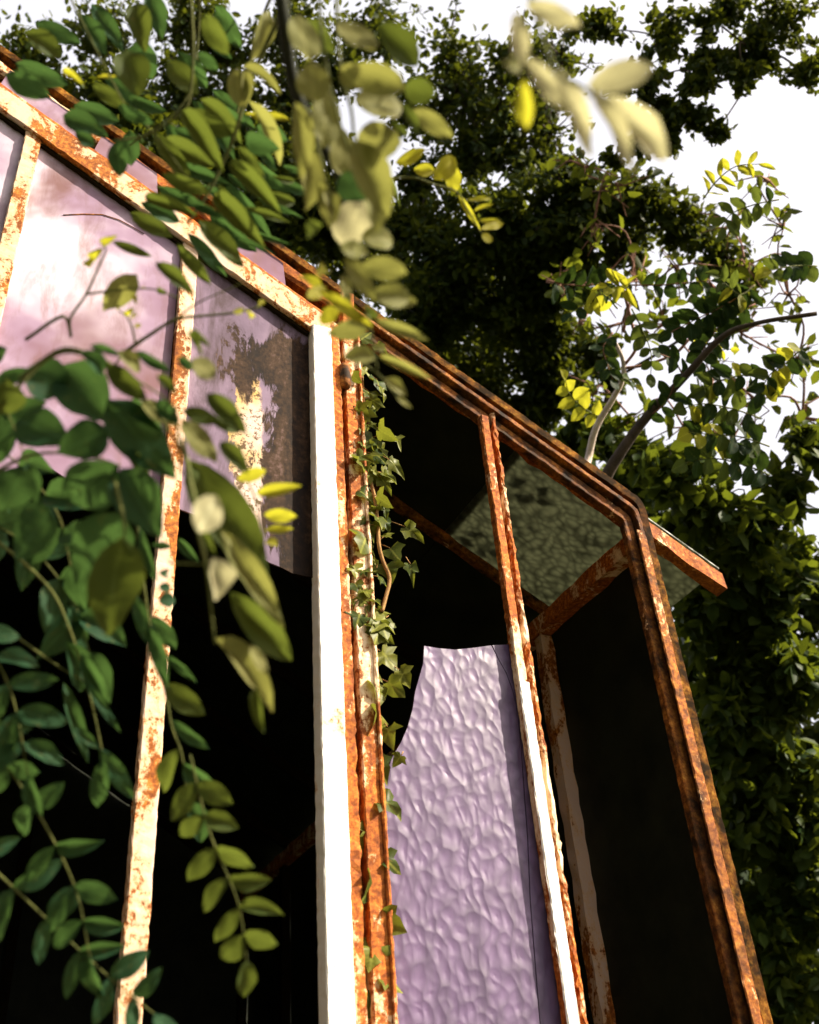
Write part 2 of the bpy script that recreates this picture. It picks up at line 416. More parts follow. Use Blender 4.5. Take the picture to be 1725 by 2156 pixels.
# second rail under the rake, left of the post, and the narrow glass strip above it
sweep_obj('upper_transom', gh, [(S_RIDGE, rake(2.888, S_RIDGE)), (S(.006), rake(2.888, S(.006)))], flat(-.040, .0, -.010, .012), M['rust'], jit=.0006)
for (a_, b_) in ((-.62, -.46), (-.445, -.325), (-.205, -.085), (-.70, -.63)):
    q = [(S(a_), rake(2.892, S(a_))), (S(b_), rake(2.892, S(b_))), (S(b_-.006), rake(2.950, S(b_-.006))), (S(a_+.01), rake(2.948, S(a_+.01)))]
    link('glass_strip', pane_mesh('glass_strip', q, .001, M['whitewash']), gh)

# hinged sash (left)
sash = link('sash', None, gh)
sash_mesh = join([sweep([(S_RIDGE+.05, rake(2.858, S_RIDGE+.05)), (S(-.001), rake(2.858, S(-.001)))], flat(-.062, .0, -.034, -.004), jit=.0006)])
bpy.data.objects.remove(sash)
sash = link('sash', mesh('sash', sash_mesh[0], sash_mesh[1], M['rail_light']), gh)
sl_ = S(-.048); sr_ = S(-.003)
sweep_obj('stile', sash, [(sl_, BASE+.05), (sl_, rake(2.81, sl_))], flat(-(S(.034)), 0, -.040, -.004), M['post_white'], jit=.0004)
sweep_obj('stile_edge', sash, [(S(-.0135), BASE+.05), (S(-.0135), rake(2.83, sl_))], flat(-S(.0165), 0, -.032, -.004), M['rust'], jit=.0012)
for smull in (S(-.277), S(-.56)):
    sweep_obj('glazing_bar', sash, [(smull, BASE+.05), (smull, rake(2.80, smull))], flat(-S(.027), 0, -.026, -.004), M['rail_light'] if smull < -.5 else M['cream'], jit=.0006)
sweep_obj('bottom_rail', sash, [(S_RIDGE+.05, BASE+.05), (S(-.003), BASE+.05)], flat(0, .06, -.034, -.004), M['rail_light'])
sweep_obj('glazing_bead', sash, [(S_RIDGE+.05, rake(2.803, S_RIDGE+.05)), (S(-.048), rake(2.803, S(-.048)))], flat(-.008, .0, -.022, -.006), M['rust_dark'], jit=.001)
# whitewashed panes of the sash
def top_line(s0, s1, n=2): return [(s1 + (s0-s1)*i/n, rake(2.806, s1 + (s0-s1)*i/n)) for i in range(n+1)]
brk = [G(560, 1190), G(585, 1200), G(610, 1213), G(635, 1219), G(657, 1222)]
s0, s1 = S(-.277)+.01, S(-.045)
out = [(s0, G(470, 1090)[1]), (G(480, 1120)), (G(520, 1165))] + brk[:-1] + [(s1, brk[-1][1])]
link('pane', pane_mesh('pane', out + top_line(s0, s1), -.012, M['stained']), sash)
s0, s1 = S(-.56)+.01, S(-.277)-.002
out = [(s0, G(150, 1000)[1]), (s0+.1, G(200, 1060)[1]), (s0+.16, G(250, 1020)[1]), (s0+.25, G(300, 1075)[1]), (s1, G(340, 1040)[1])]
link('pane', pane_mesh('pane', out + top_line(s0, s1), -.012, M['whitewash']), sash)
s0, s1 = S_RIDGE+.06, S(-.56)+.004
link('pane', pane_mesh('pane', [(s0, 1.2), (s1, 1.2)] + top_line(s0, s1), -.012, M['whitewash']), sash)
# crack line in the left pane is a thin raised lead of putty
cr = [P(*G(x, y, -.014), -.0135) for x, y in ((133, 452), (175, 450), (215, 451), (250, 462), (280, 478), (303, 492))]
V1, F1 = tube(cr, .0012, 4); link('crack', mesh('crack', V1, F1, M['rust_mid']), sash)

# broken lilac pane between post and mullion
edge = [G(895, 1358), G(925, 1363), G(960, 1366), G(1000, 1362), G(1036, 1357)]
lft = [G(893, 1395), G(886, 1420), G(876, 1455), G(871, 1490), G(860, 1530), G(846, 1562), G(828, 1592), G(812, 1640), G(800, 1720), G(806, 1800), G(782, 1880), G(770, 1990)]
crk = [G(1036, 1357), G(1050, 1385), G(1067, 1415), G(1080, 1450), G(1092, 1500), G(1098, 1560), G(1103, 1640), G(1112, 1760), G(1118, 1900), G(1130, 2050), G(1138, 2150)]
out = lft[::-1] + edge[:-1] + crk
out = [(S(.04), BASE)] + [(S(.04), lft[-1][1]-.1)] + out + [(crk[-1][0], BASE)]
link('pane_shard', pane_mesh('pane_shard', out, .004, M['lilac_glass']), gh)
c2 = [(x+.0022, z) for x, z in crk]
out = [(sm+.002, BASE), (sm+.002, G(1070, 1351)[1])] + [(c2[0][0]+.001, c2[0][1]+.001)] + c2[1:] + [(c2[-1][0], BASE)]
link('pane_shard', pane_mesh('pane_shard', out, .0045, M['lilac_glass']), gh)

# ---- roof, right-hand slope
def RP(s, off, d):   # point on the roof plane: s across, d along the ridge, off = above the plane
    return P(s, rake(ROOF_C, s)+off, d)
DB = .38*K
s_over = S(.768)
def roof_bar(name, d, s0, s1, w, h0, h1, mat, jit=.0015):
    n = max(2, int(abs(s1-s0)/.03)); V_ = []; F_ = []
    for i in range(n+1):
        s = s0+(s1-s0)*i/n
        for (dd, hh) in ((-w/2, h0), (w/2, h0), (w/2, h1), (-w/2, h1)):
            V_.append(RP(s, hh+random.gauss(0, jit), d+dd+random.gauss(0, jit)))
    for i in range(n):
        for k in range(4): F_.append((i*4+k, i*4+(k+1) % 4, (i+1)*4+(k+1) % 4, (i+1)*4+k))
    F_ += [(3, 2, 1, 0), (n*4, n*4+1, n*4+2, n*4+3)]
    return link(name, mesh(name, V_, F_, mat), gh)
roof_bar('verge_rafter', .045, S_RIDGE, s_over, .034, -.052, -.006, M['rust'])
NB = 6
for i in range(1, NB+1):
    roof_bar('rafter', i*DB, S_RIDGE, s_over, .022, -.026 if i == 1 else -.04, .002, M['rust_mid'] if i == 1 else M['rust_dark'])
breaks = [S(.764), S(.41), S(-.20), S_RIDGE]
for i in range(NB):
    d_a = .028 if i == 0 else i*DB+.001; d_b = (i+1)*DB-.001
    for j in range(3):
        s0, s1 = breaks[j+1]-.02, breaks[j]
        lift = .004*(2-j)*0 + .006*(j % 2)
        V_ = []
        for hh in (lift, lift+.004):
            V_ += [RP(s0, hh, d_a), RP(s1, hh, d_a), RP(s1, hh, d_b), RP(s0, hh, d_b)]
        F_ = [(0, 1, 2, 3), (7, 6, 5, 4), (0, 4, 5, 1), (1, 5, 6, 2), (2, 6, 7, 3), (3, 7, 4, 0)]
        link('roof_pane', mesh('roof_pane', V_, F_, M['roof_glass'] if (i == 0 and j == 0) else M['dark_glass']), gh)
# ---- roof, far slope (dark panes) and far end
def LP(s, off, d): return P(s, rake(ROOF_C, 2*S_RIDGE-s)+off, d)
for i in range(NB):
    d_a = i*DB+.001; d_b = (i+1)*DB
    V_ = []
    for hh in (0, .004): V_ += [LP(S_L-.2, hh, d_a), LP(S_RIDGE-.02, hh, d_a), LP(S_RIDGE-.02, hh, d_b), LP(S_L-.2, hh, d_b)]
    link('roof_pane', mesh('roof_pane', V_, [(0, 1, 2, 3), (7, 6, 5, 4), (0, 4, 5, 1), (1, 5, 6, 2), (2, 6, 7, 3), (3, 7, 4, 0)], M['dark_glass']), gh)
V1, F1 = tube([RP(S_RIDGE, .005, 0), RP(S_RIDGE, .005, NB*DB)], .035, 8); link('ridge_bar', mesh('ridge_bar', V1, F1, M['rust_dark']), gh)

# ---- right side wall: eave plate, posts, dark panes
def SW(d, z, out=0.0): return P(S_E+out, z, d)
ze = rake(ROOF_C, S_E) - .050
def box_on(name, pts8, mat, parent=gh):
    return link(name, mesh(name, pts8, [(0, 1, 2, 3), (7, 6, 5, 4), (0, 4, 5, 1), (1, 5, 6, 2), (2, 6, 7, 3), (3, 7, 4, 0)], mat), parent)
def side_box(name, d0_, d1_, z0_, z1_, o0, o1, mat):
    n = max(1, int(max(d1_-d0_, z1_-z0_)/.04)); V_ = []; F_ = []; along_d = (d1_-d0_) > (z1_-z0_)
    for i in range(n+1):
        q = i/n
        for (a_, o_) in ((0, o0), (1, o0), (1, o1), (0, o1)):
            j = random.gauss(0, .0015)
            if along_d: V_.append(SW(d0_+(d1_-d0_)*q, (z0_, z1_)[a_]+j, o_+random.gauss(0, .0015)))
            else: V_.append(SW((d0_, d1_)[a_]+j, z0_+(z1_-z0_)*q, o_+random.gauss(0, .0015)))
    for i in range(n):
        for k in range(4): F_.append((i*4+k, i*4+(k+1) % 4, (i+1)*4+(k+1) % 4, (i+1)*4+k))
    F_ += [(3, 2, 1, 0), (n*4, n*4+1, n*4+2, n*4+3)]
    return link(name, mesh(name, V_, F_, mat), gh)
side_box('eave_plate', .02, NB*DB, ze-.044, ze, -.036, .004, M['rust_paint'])
for i in range(1, NB+1):
    side_box('side_post', i*DB-.018, i*DB+.018, .0, ze-.052, -.034, .0, M['cream'] if i == 1 else M['rust_dark'])
for i in range(NB):
    box_on('side_pane', [SW(i*DB+(.003 if i else .03), 0, .006), SW((i+1)*DB-.003, 0, .006), SW((i+1)*DB-.003, ze+.01, .006), SW(i*DB+(.003 if i else .03), ze+.01, .006),
                         SW(i*DB+(.003 if i else .03), 0, .010), SW((i+1)*DB-.003, 0, .010), SW((i+1)*DB-.003, ze+.01, .010), SW(i*DB+(.003 if i else .03), ze+.01, .010)], M['dark_glass'])
# left side wall and far gable, both with grimy panes
for i in range(NB):
    q = [P(S_L, .0, i*DB-.002*i), P(S_L, .0, (i+1)*DB+.03), P(S_L, ze+.06, (i+1)*DB+.03), P(S_L, ze+.06, i*DB-.002*i)]
    box_on('side_pane', q + [v_-HV*.005 for v_ in q], M['dark_glass'])
xs = [S_L, S_L+.6, S_RIDGE-.4, S_RIDGE, S_RIDGE+.5, S_RIDGE+1.0, S_RIDGE+1.45, S_E]
def roof_z(s): return (rake(ROOF_C, s) if s > S_RIDGE else rake(ROOF_C, 2*S_RIDGE-s)) - .02
for i_, (a_, b_) in enumerate(zip(xs[:-1], xs[1:])):
    e_ = .02 + .008*(i_ % 2)
    q = [P(a_-.03, 0, NB*DB+e_), P(b_+.03, 0, NB*DB+e_), P(b_+.03, roof_z(b_)+.07, NB*DB+e_), P(a_-.03, roof_z(a_)+.07, NB*DB+e_)]
    box_on('rear_pane', q + [v_+NV*.005 for v_ in q], M['dark_glass'])
    q = [P(a_-.02, 0, NB*DB-.01), P(a_+.02, 0, NB*DB-.01), P(a_+.02, roof_z(a_)-.03, NB*DB-.01), P(a_-.02, roof_z(a_)-.03, NB*DB-.01)]
    box_on('rear_post', q + [v_+NV*.025 for v_ in q], M['rust_dark'])
# left half of the near gable (outside the picture) and the brick knee wall
for a_, b_ in ((S_L, S_L+.9), (S_L+.9, S_RIDGE+.03)):
    q = [P(a_+.01, BASE, .004), P(b_-.01, BASE, .004), P(b_-.01, roof_z(b_-.01), .004), P(a_+.01, roof_z(a_+.01), .004)]
    box_on('pane', q + [v_+NV*.005 for v_ in q], M['whitewash'])
q = [P(S_L-.05, -.1, -.06), P(S_E+.05, -.1, -.06), P(S_E+.05, BASE-.003, -.06), P(S_L-.05, BASE-.003, -.06)]
box_on('knee_wall', q + [v_+NV*.16 for v_ in q], M['brick'])

# ------------------------------------------------------------------ leaves
def leaf_mesh(name, kind, fold=.10, curl=.12, seed=0):
    """unit leaf: length 1 along +Y, width 1 along X"""
    R = random.Random(seed); V_ = []; F_ = []; rows = 8; cols = 5
    for i in range(rows+1):
        t_ = i/rows
        if kind == 'oval': w = math.sin(math.pi*min(1, t_*.985+.012))**.62*.5
        elif kind == 'lance': w = (math.sin(math.pi*t_**.88))**.74*.5 + .008
        else: w = (math.sin(math.pi*t_**.74))**.86*.5 + .008
        for k in range(cols):
            u = (k/(cols-1)*2-1)
            x = u*w*(1+R.uniform(-.035, .035))
            z = abs(u)*w*fold*2 - curl*(t_-.1)**2 + R.uniform(-.008, .008) + .03*math.sin(t_*9+u*3+seed)
            V_.append((x + .04*math.sin(t_*3+seed)*t_, t_, z))
    for i in range(rows):
        for k in range(cols-1):
            F_.append((i*cols+k, i*cols+k+1, (i+1)*cols+k+1, (i+1)*cols+k))
    return V_, F_
LM = {}
def leafdata(kind, mat):
    k = (kind, mat)
    if k not in LM:
        LM[k] = []
        for sd in range(4):
            V_, F_ = leaf_mesh('leaflet', kind, [.08, .16, .04, .22][sd], [.10, .20, -.08, .26][sd], sd)
            LM[k].append(mesh('leaflet', V_, F_, M[mat], True))
    return random.choice(LM[k])

def leaf3(parent, b, tip, width, kind, mat, tilt=None, name='leaflet', toward=None):
    b = Vector(b); tip = Vector(tip); y = tip-b; L = y.length; y.normalize()
    view = (CAM - (b+tip)/2).normalized() if toward is None else toward
    n_ = (view - y*view.dot(y)).normalized()
    tl = random.uniform(-.6, .6) if tilt is None else tilt
    n_ = Matrix.Rotation(tl, 3, y) @ n_
    x = y.cross(n_).normalized(); w = width/max(.5, math.cos(tl))
    mw = Matrix(((x.x*w, y.x*L, n_.x*L, b.x), (x.y*w, y.y*L, n_.y*L, b.y), (x.z*w, y.z*L, n_.z*L, b.z), (0, 0, 0, 1)))
    return link(name, leafdata(kind, mat), parent, mw)

class Crop:
    """a close-up of the picture: origin and scale, to read leaf outlines from"""
    def __init__(s, x0, y0, size): s.x0, s.y0, s.k = x0/1.11304, y0/1.11304, size/1725/1.11304
    def __call__(s, x, y): return s.x0+x*s.k, s.y0+y*s.k
K1 = Crop(140, 140, 560); K2 = Crop(660, 140, 560); K3 = Crop(1200, 140, 580); K4 = Crop(140, 660, 560)
K5 = Crop(660, 660, 560); K6 = Crop(1200, 660, 580); K7 = Crop(140, 1200, 580); K8 = Crop(660, 1200, 580)

def spray(tree, name, crop, depth, stems, leaves, stem_mat='stem', kind='lance', slope=0.0, wide=1.15):
    """one compound leaf or shoot: its stems are the part, its leaflets the sub-parts"""
    parts = []
    for pts, r in stems:
        ctrl = []
        for q in pts:
            x, y = crop(q[0], q[1]) if crop else q[:2]
            ctrl.append(at(x, y, q[2] if len(q) > 2 else depth))
        sp_ = spline(ctrl, 5); parts.append(tube(sp_, [r*(1-.5*i/len(sp_)) for i in range(len(sp_))], 6))
    V_, F_ = join(parts); o = link(name, mesh(name, V_, F_, M[stem_mat], True), tree)
    for lf in leaves:
        bx, by, tx, ty, w, mat = lf[:6]; kd = lf[6] if len(lf) > 6 else kind
        dd = random.uniform(-.05, .05)*depth
        b_ = crop(bx, by) if crop else (bx, by); tp = crop(tx, ty) if crop else (tx, ty)
        wk = (crop.k if crop else 1)*w
        db = depth + dd + slope*(b_[1]-800)/1000; dt = db + random.uniform(-.02, .03)
        B = at(*b_, db); T = at(*tp, dt); T = B + (T-B)*(1.22 if crop is K3 else 1.08)
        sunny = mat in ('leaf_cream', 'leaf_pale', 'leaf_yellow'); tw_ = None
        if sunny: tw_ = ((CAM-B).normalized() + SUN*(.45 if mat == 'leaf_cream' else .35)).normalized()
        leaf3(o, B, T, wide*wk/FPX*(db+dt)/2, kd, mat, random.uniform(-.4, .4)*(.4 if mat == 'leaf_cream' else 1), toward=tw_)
    return o

def auto(tree, name, pts, depth0, depth1, n, L, W, mat, kind='oval', stem_mat='stem', r=.0012, droop=0.0, ang=58):
    """a compound leaf grown along a rachis drawn through picture points"""
    m_ = len(pts); ctrl = [at(x, y, depth0+(depth1-depth0)*i/(m_-1)) for i, (x, y) in enumerate(pts)]
    sp_ = spline(ctrl, 6); V_, F_ = tube(sp_, [r*(1-.55*i/len(sp_)) for i in range(len(sp_))], 5)
    o = link(name, mesh(name, V_, F_, M[stem_mat], True), tree)
    q = len(sp_)-1; up = (-(FW) + Vector((random.uniform(-.5, .5), random.uniform(-.5, .5), random.uniform(-.2, .6)))).normalized()
    for i in range(n+1):
        f_ = .12 + .86*i/n; k = min(q-1, int(f_*q)); p_ = sp_[k].lerp(sp_[k+1], f_*q-k); tg = (sp_[k+1]-sp_[k]).normalized()
        dm = (p_-CAM).dot(FW); ln = L/FPX*dm*random.uniform(.75, 1.12)*(1-.25*abs(f_-.5)); wd = W/FPX*dm*random.uniform(.8, 1.15)
        side = tg.cross(up).normalized()
        for sgn in ((-1, 1) if i < n else (0,)):
            a_ = math.radians(ang+random.uniform(-16, 16))
            dr = (tg*math.cos(a_) + side*sgn*math.sin(a_)).normalized() if sgn else tg
            dr = (dr + Vector((0, 0, -droop)) + Vector((random.uniform(-.2, .2), random.uniform(-.2, .2), random.uniform(-.2, .2)))).normalized()
            leaf3(o, p_, p_+dr*ln, wd, kind, mat if isinstance(mat, str) else random.choice(mat), random.uniform(-.5, .5), toward=(up + Vector((random.uniform(-.4, .4),)*3)).normalized())
    return o

# ------------------------------------------------------------------ overhanging locust tree (foreground, top)
lt_base = Vector((1.75, -.55, 0))
loc = empty('locust_tree', lt_base, 'locust tree overhanging the greenhouse gable with hanging compound leaves', 'tree')
bough = [at(-250, -520, 1.25), at(250, -420, 1.15), at(700, -380, .98), at(1100, -400, .85), at(1500, -520, .75), Vector((1.05, .15, 2.75)), Vector((1.5, -.3, 2.2)), lt_base+Vector((-.03, .02, 1.2)), lt_base+Vector((0, 0, -.05))]
sp_ = spline(bough[5:], 8); V_, F_ = tube(sp_, [.03+.045*i/len(sp_) for i in range(len(sp_))], 10); link('trunk', mesh('trunk', V_, F_, M['bark'], True), loc)
sp_ = spline(bough[:6], 8); V_, F_ = tube(sp_, [.006+.024*i/len(sp_) for i in range(len(sp_))], 8); link('bough', mesh('bough', V_, F_, M['bark'], True), loc)

K1_LEAVES = [(480, -70, 555, 215, 250, 'leaf'), (230, 170, 480, 350, 110, 'leaf'), (420, 330, 650, 450, 100, 'leaf_deep'), (20, 400, 300, 510, 165, 'leaf_deep', 'ovate'), (110, 520, 250, 620, 100, 'leaf_deep'),
   (425, 580, 425, 820, 150, 'leaf_deep', 'oval'), (680, 530, 945, 885, 130, 'leaf'), (740, 575, 1085, 745, 150, 'leaf'), (880, 365, 1145, 745, 145, 'leaf'), (940, 360, 1215, 545, 150, 'leaf'),
   (1015, 280, 1295, 560, 125, 'leaf'), (770, 10, 990, 225, 165, 'leaf'), (1280, 60, 1290, 325, 155, 'leaf_pale', 'oval'), (1335, 80, 1345, 300, 90, 'leaf_pale'), (1365, 290, 1605, 725, 115, 'leaf_pale'),
   (735, 825, 1065, 955, 115, 'leaf'), (615, 990, 935, 1095, 100, 'leaf'), (505, 1105, 795, 1265, 125, 'leaf'), (1115, 965, 1425, 1295, 155, 'leaf'), (995, 1155, 1315, 1465, 145, 'leaf'),
   (1225, 735, 1555, 1055, 135, 'leaf'), (1505, 945, 1695, 1045, 90, 'leaf'), (1285, 615, 1475, 845, 85, 'leaf'), (1335, 1065, 1645, 1165, 60, 'leaf'), (845, 1325, 1075, 1605, 105, 'leaf'),
   (915, 985, 1155, 1135, 75, 'leaf_deep'), (1235, 1285, 1525, 1385, 50, 'leaf_deep'), (1525, 835, 1705, 885, 50, 'leaf'), (1320, 50, 1575, 195, 85, 'leaf_pale'), (1660, 430, 1370, 405, 70, 'leaf_yellow'),
   (20, 90, 135, 145, 60, 'leaf_yellow'), (1340, 550, 1545, 645, 150, 'leaf_deep'), (270, 120, 400, 130, 40, 'leaf_yellow'), (1130, 900, 1230, 1010, 50, 'leaf'), (1000, -60, 1130, 70, 90, 'leaf_deep'),
   (1040, -330, 1200, -60, 150, 'leaf'), (560, -420, 600, -110, 170, 'leaf'), (150, -330, 330, -60, 130, 'leaf_deep'), (-260, -200, 10, -30, 150, 'leaf'), (-400, 100, -90, 260, 170, 'leaf_deep'), (1500, -350, 1420, -40, 150, 'leaf_pale')]
spray(loc, 'leaf_spray', K1, 1.08,
  [([(2300, -1300, 1.0), (1700, -500, 1.04), (1400, 100), (1260, 550), (1160, 780), (1070, 960), (920, 1180)], .0028), ([(900, -900, 1.1), (960, -200), (940, 250), (860, 390), (640, 540), (350, 590)], .0020), ([(480, 350), (680, 530), (940, 880)], .0012), ([(-300, -1300, 1.15), (100, -400), (330, 60), (480, 350)], .0016)],
  K1_LEAVES, wide=1.0)
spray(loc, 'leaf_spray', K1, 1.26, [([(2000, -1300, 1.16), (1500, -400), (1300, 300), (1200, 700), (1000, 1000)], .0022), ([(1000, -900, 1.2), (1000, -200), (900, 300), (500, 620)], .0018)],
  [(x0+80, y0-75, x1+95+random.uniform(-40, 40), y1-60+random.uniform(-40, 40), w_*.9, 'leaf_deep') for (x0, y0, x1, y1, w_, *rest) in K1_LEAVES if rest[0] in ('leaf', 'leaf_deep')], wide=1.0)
spray(loc, 'leaf_spray', K2, .84,
  [([(470, -1750, .92), (400, -700, .88), (420, 30), (500, 350), (530, 620), (600, 840), (640, 1000)], .0020), ([(330, -1750, .9), (270, -500, .86), (330, 100), (410, 420), (500, 700), (570, 850)], .0018),
   ([(250, 600), (330, 900), (370, 1090)], .0014), ([(560, 80), (750, 170), (900, 230), (950, 330)], .0012)],
  [(215, 20, 225, 285, 215, 'leaf_pale', 'oval'), (895, 200, 500, 80, 165, 'leaf_pale', 'oval'), (890, 195, 1085, 250, 145, 'leaf', 'oval'), (530, 300, 860, 320, 195, 'leaf_pale', 'oval'), (545, 560, 830, 590, 200, 'leaf_pale', 'oval'),
   (335, 225, 285, 605, 185, 'leaf_pale', 'oval'), (400, 475, 430, 815, 165, 'leaf_pale', 'oval'), (100, 310, 155, 805, 125, 'leaf_pale', 'oval'), (160, 640, 215, 1035, 145, 'leaf_pale', 'oval'), (540, 590, 745, 1060, 205, 'leaf_pale', 'oval'),
   (450, 810, 570, 1005, 185, 'leaf_deep', 'oval'), (570, 1010, 460, 1325, 235, 'leaf_cream', 'oval'), (640, 910, 695, 1190, 135, 'leaf_pale', 'oval'), (865, 310, 995, 525, 62, 'leaf'), (950, 350, 1210, 555, 105, 'leaf_pale'),
   (785, 425, 905, 565, 52, 'leaf'), (300, 1190, 160, 1250, 90, 'leaf'), (575, 1290, 805, 1290, 145, 'leaf_pale', 'oval'), (425, 1345, 590, 1390, 100, 'leaf_pale'), (460, 1410, 645, 1725, 115, 'leaf_pale'),
   (585, 1470, 885, 1550, 135, 'leaf_pale', 'oval'), (655, 1680, 925, 1720, 135, 'leaf_pale', 'oval'), (445, 1550, 475, 1725, 62, 'leaf_pale'), (275, 850, 335, 1185, 72, 'leaf_pale'), (330, 940, 385, 1140, 95, 'leaf_pale'),
   (255, 1565, 335, 1495, 72, 'leaf_yellow', 'oval'), (700, 1060, 765, 950, 72, 'leaf_pale'), (420, 60, 600, 190, 130, 'leaf_pale'), (120, -320, 180, 0, 190, 'leaf_pale', 'oval'), (420, -280, 640, -60, 180, 'leaf_pale', 'oval'), (380, -60, 80, -240, 170, 'leaf', 'oval'), (700, -250, 980, 20, 170, 'leaf', 'oval')], wide=1.32)
spray(loc, 'dark_twig', K2, .90, [([(-100, -1500, .96), (-10, -500), (60, 30), (130, 300), (260, 560), (400, 800), (440, 1000), (390, 1160)], .0065)], [], 'stem_dark')
spray(loc, 'leaf_spray', K5, .92,
  [([(560, -120), (620, 190), (650, 400), (690, 640)], .0014), ([(590, 590), (720, 690), (830, 830)], .0010)],
  [(655, 100, 940, 150, 115, 'leaf_pale', 'oval'), (675, 280, 1030, 405, 82, 'leaf_pale'), (625, 330, 355, 365, 130, 'leaf_pale', 'ovate'), (665, 550, 470, 530, 135, 'leaf_pale', 'oval'), (705, 535, 1040, 685, 58, 'leaf_pale'),
   (740, 700, 895, 805, 85, 'leaf_pale'), (825, 825, 920, 905, 42, 'leaf_pale'), (665, 455, 755, 490, 42, 'leaf_pale'), (435, 50, 475, 190, 72, 'leaf_pale'), (270, 60, 620, 320, 95, 'leaf_yellow'), (275, 300, 400, 190, 100, 'leaf_yellow'),
   (585, 180, 650, 250, 70, 'leaf'), (600, 190, 690, 260, 60, 'leaf'), (180, 110, 300, 60, 90, 'leaf_yellow'), (120, -40, 330, 80, 60, 'leaf_yellow')])
spray(loc, 'leaf_spray', K3, .60,
  [([(-250, -1750, .70), (60, -700, .64), (280, 30), (480, 180), (560, 260)], .0016)],
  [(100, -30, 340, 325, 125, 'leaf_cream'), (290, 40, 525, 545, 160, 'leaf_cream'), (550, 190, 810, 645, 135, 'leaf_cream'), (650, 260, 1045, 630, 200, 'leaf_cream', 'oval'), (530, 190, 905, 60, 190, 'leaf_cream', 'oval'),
   (85, 140, 90, 430, 105, 'leaf_yellow', 'oval'), (-60, 20, 60, 60, 90, 'leaf_pale'), (30, -330, 60, -20, 130, 'leaf_cream', 'oval'), (100, -400, 400, -250, 150, 'leaf_cream', 'oval')], wide=1.12)
spray(loc, 'leaf_spray', K2, 1.25,
  [([(760, 860), (950, 850), (1100, 900), (1260, 950), (1340, 1080), (1440, 1250)], .0016), ([(420, 500, 1.15), (600, 700), (760, 860)], .0018)],
  [(820, 745, 1025, 655, 82, 'leaf_yellow'), (955, 790, 1095, 800, 82, 'leaf_yellow', 'oval'), (1090, 855, 1255, 715, 130, 'leaf_yellow', 'oval'), (1230, 755, 1240, 935, 105, 'leaf_yellow', 'oval'), (1340, 1012, 1510, 998, 32, 'leaf_yellow', 'oval'),
   (1390, 1090, 1515, 1040, 28, 'leaf_yellow', 'oval'), (1425, 1160, 1580, 1165, 38, 'leaf_yellow', 'oval'), (1440, 1220, 1580, 1195, 55, 'leaf_yellow', 'oval'), (1445, 1260, 1510, 1310, 65, 'leaf_yellow', 'oval'), (1270, 960, 1420, 1210, 40, 'leaf_yellow'), (780, 850, 840, 1030, 40, 'leaf')])

# ------------------------------------------------------------------ sapling at the left
sap_base = Vector((-.80, .72, 0))
sap = empty('locust_sapling', sap_base, 'leafy young sapling in front of the whitewashed sash with broad green leaves', 'sapling')
st_top = at(-260, 1750, 1.0)
sp_ = spline([sap_base, sap_base+Vector((.03, .02, .8)), sap_base+Vector((-.02, .05, 1.4)), st_top, at(-160, 1200, 1.0), at(-60, 1000, .98)], 8)
V_, F_ = tube(sp_, [.014*(1-.6*i/len(sp_)) for i in range(len(sp_))], 8); link('trunk', mesh('trunk', V_, F_, M['bark'], True), sap)
spray(sap, 'leaf_spray', K4, .88,
  [([(-850, 1500, 1.0), (-500, 1000), (-100, 560), (180, 520), (430, 640), (620, 860), (830, 1150), (880, 1400)], .0022), ([(-600, 1450, .98), (-200, 1250), (200, 1260), (440, 1330)], .0018), ([(830, 900), (860, 1150), (900, 1290), (940, 1480)], .0016), ([(-300, 700), (30, 480), (330, 590), (700, 800), (850, 930)], .0014)],
  [(20, 600, 310, 980, 290, 'leaf_deep', 'ovate'), (350, 1070, 10, 1230, 225, 'leaf_deep', 'ovate'), (345, 850, 780, 1400, 270, 'leaf_deep', 'ovate'), (425, 1325, 20, 1560, 300, 'leaf_deep', 'ovate'), (440, 1345, 695, 1800, 260, 'leaf_deep', 'ovate'),
   (595, 845, 805, 1045, 110, 'leaf_pale'), (415, 505, 595, 640, 100, 'leaf_pale'), (335, 595, 600, 835, 120, 'leaf'), (465, 1195, 645, 1425, 70, 'leaf'), (885, 990, 1100, 1300, 140, 'leaf_pale'), (885, 925, 1130, 1015, 90, 'leaf'),
   (1055, 805, 1325, 1065, 115, 'leaf'), (960, 560, 1100, 690, 135, 'leaf_pale', 'oval'), (900, 1280, 1480, 2070, 270, 'leaf'), (1155, 1155, 1345, 1355, 95, 'leaf'), (855, 545, 975, 645, 60, 'leaf_deep'), (925, 375, 1015, 495, 40, 'leaf'), (955, 335, 1075, 465, 36, 'leaf'),
   (550, 500, 785, 645, 62, 'leaf_deep'), (700, 680, 830, 795, 55, 'leaf'), (220, 460, 420, 520, 50, 'leaf_deep'), (130, 500, 340, 660, 100, 'leaf_deep'), (700, 860, 840, 1000, 90, 'leaf_deep'), (520, 860, 700, 1050, 90, 'leaf_deep'), (1090, 1000, 1300, 1080, 70, 'leaf'),
   (-260, 640, 60, 780, 240, 'leaf_deep', 'ovate'), (-300, 1000, 30, 1130, 230, 'leaf_deep', 'ovate'), (-60, 1640, -300, 1980, 230, 'leaf_deep', 'ovate'), (-250, 1350, -420, 1640, 230, 'leaf_deep', 'ovate'), (-380, 700, -430, 980, 200, 'leaf', 'ovate')], wide=1.3)
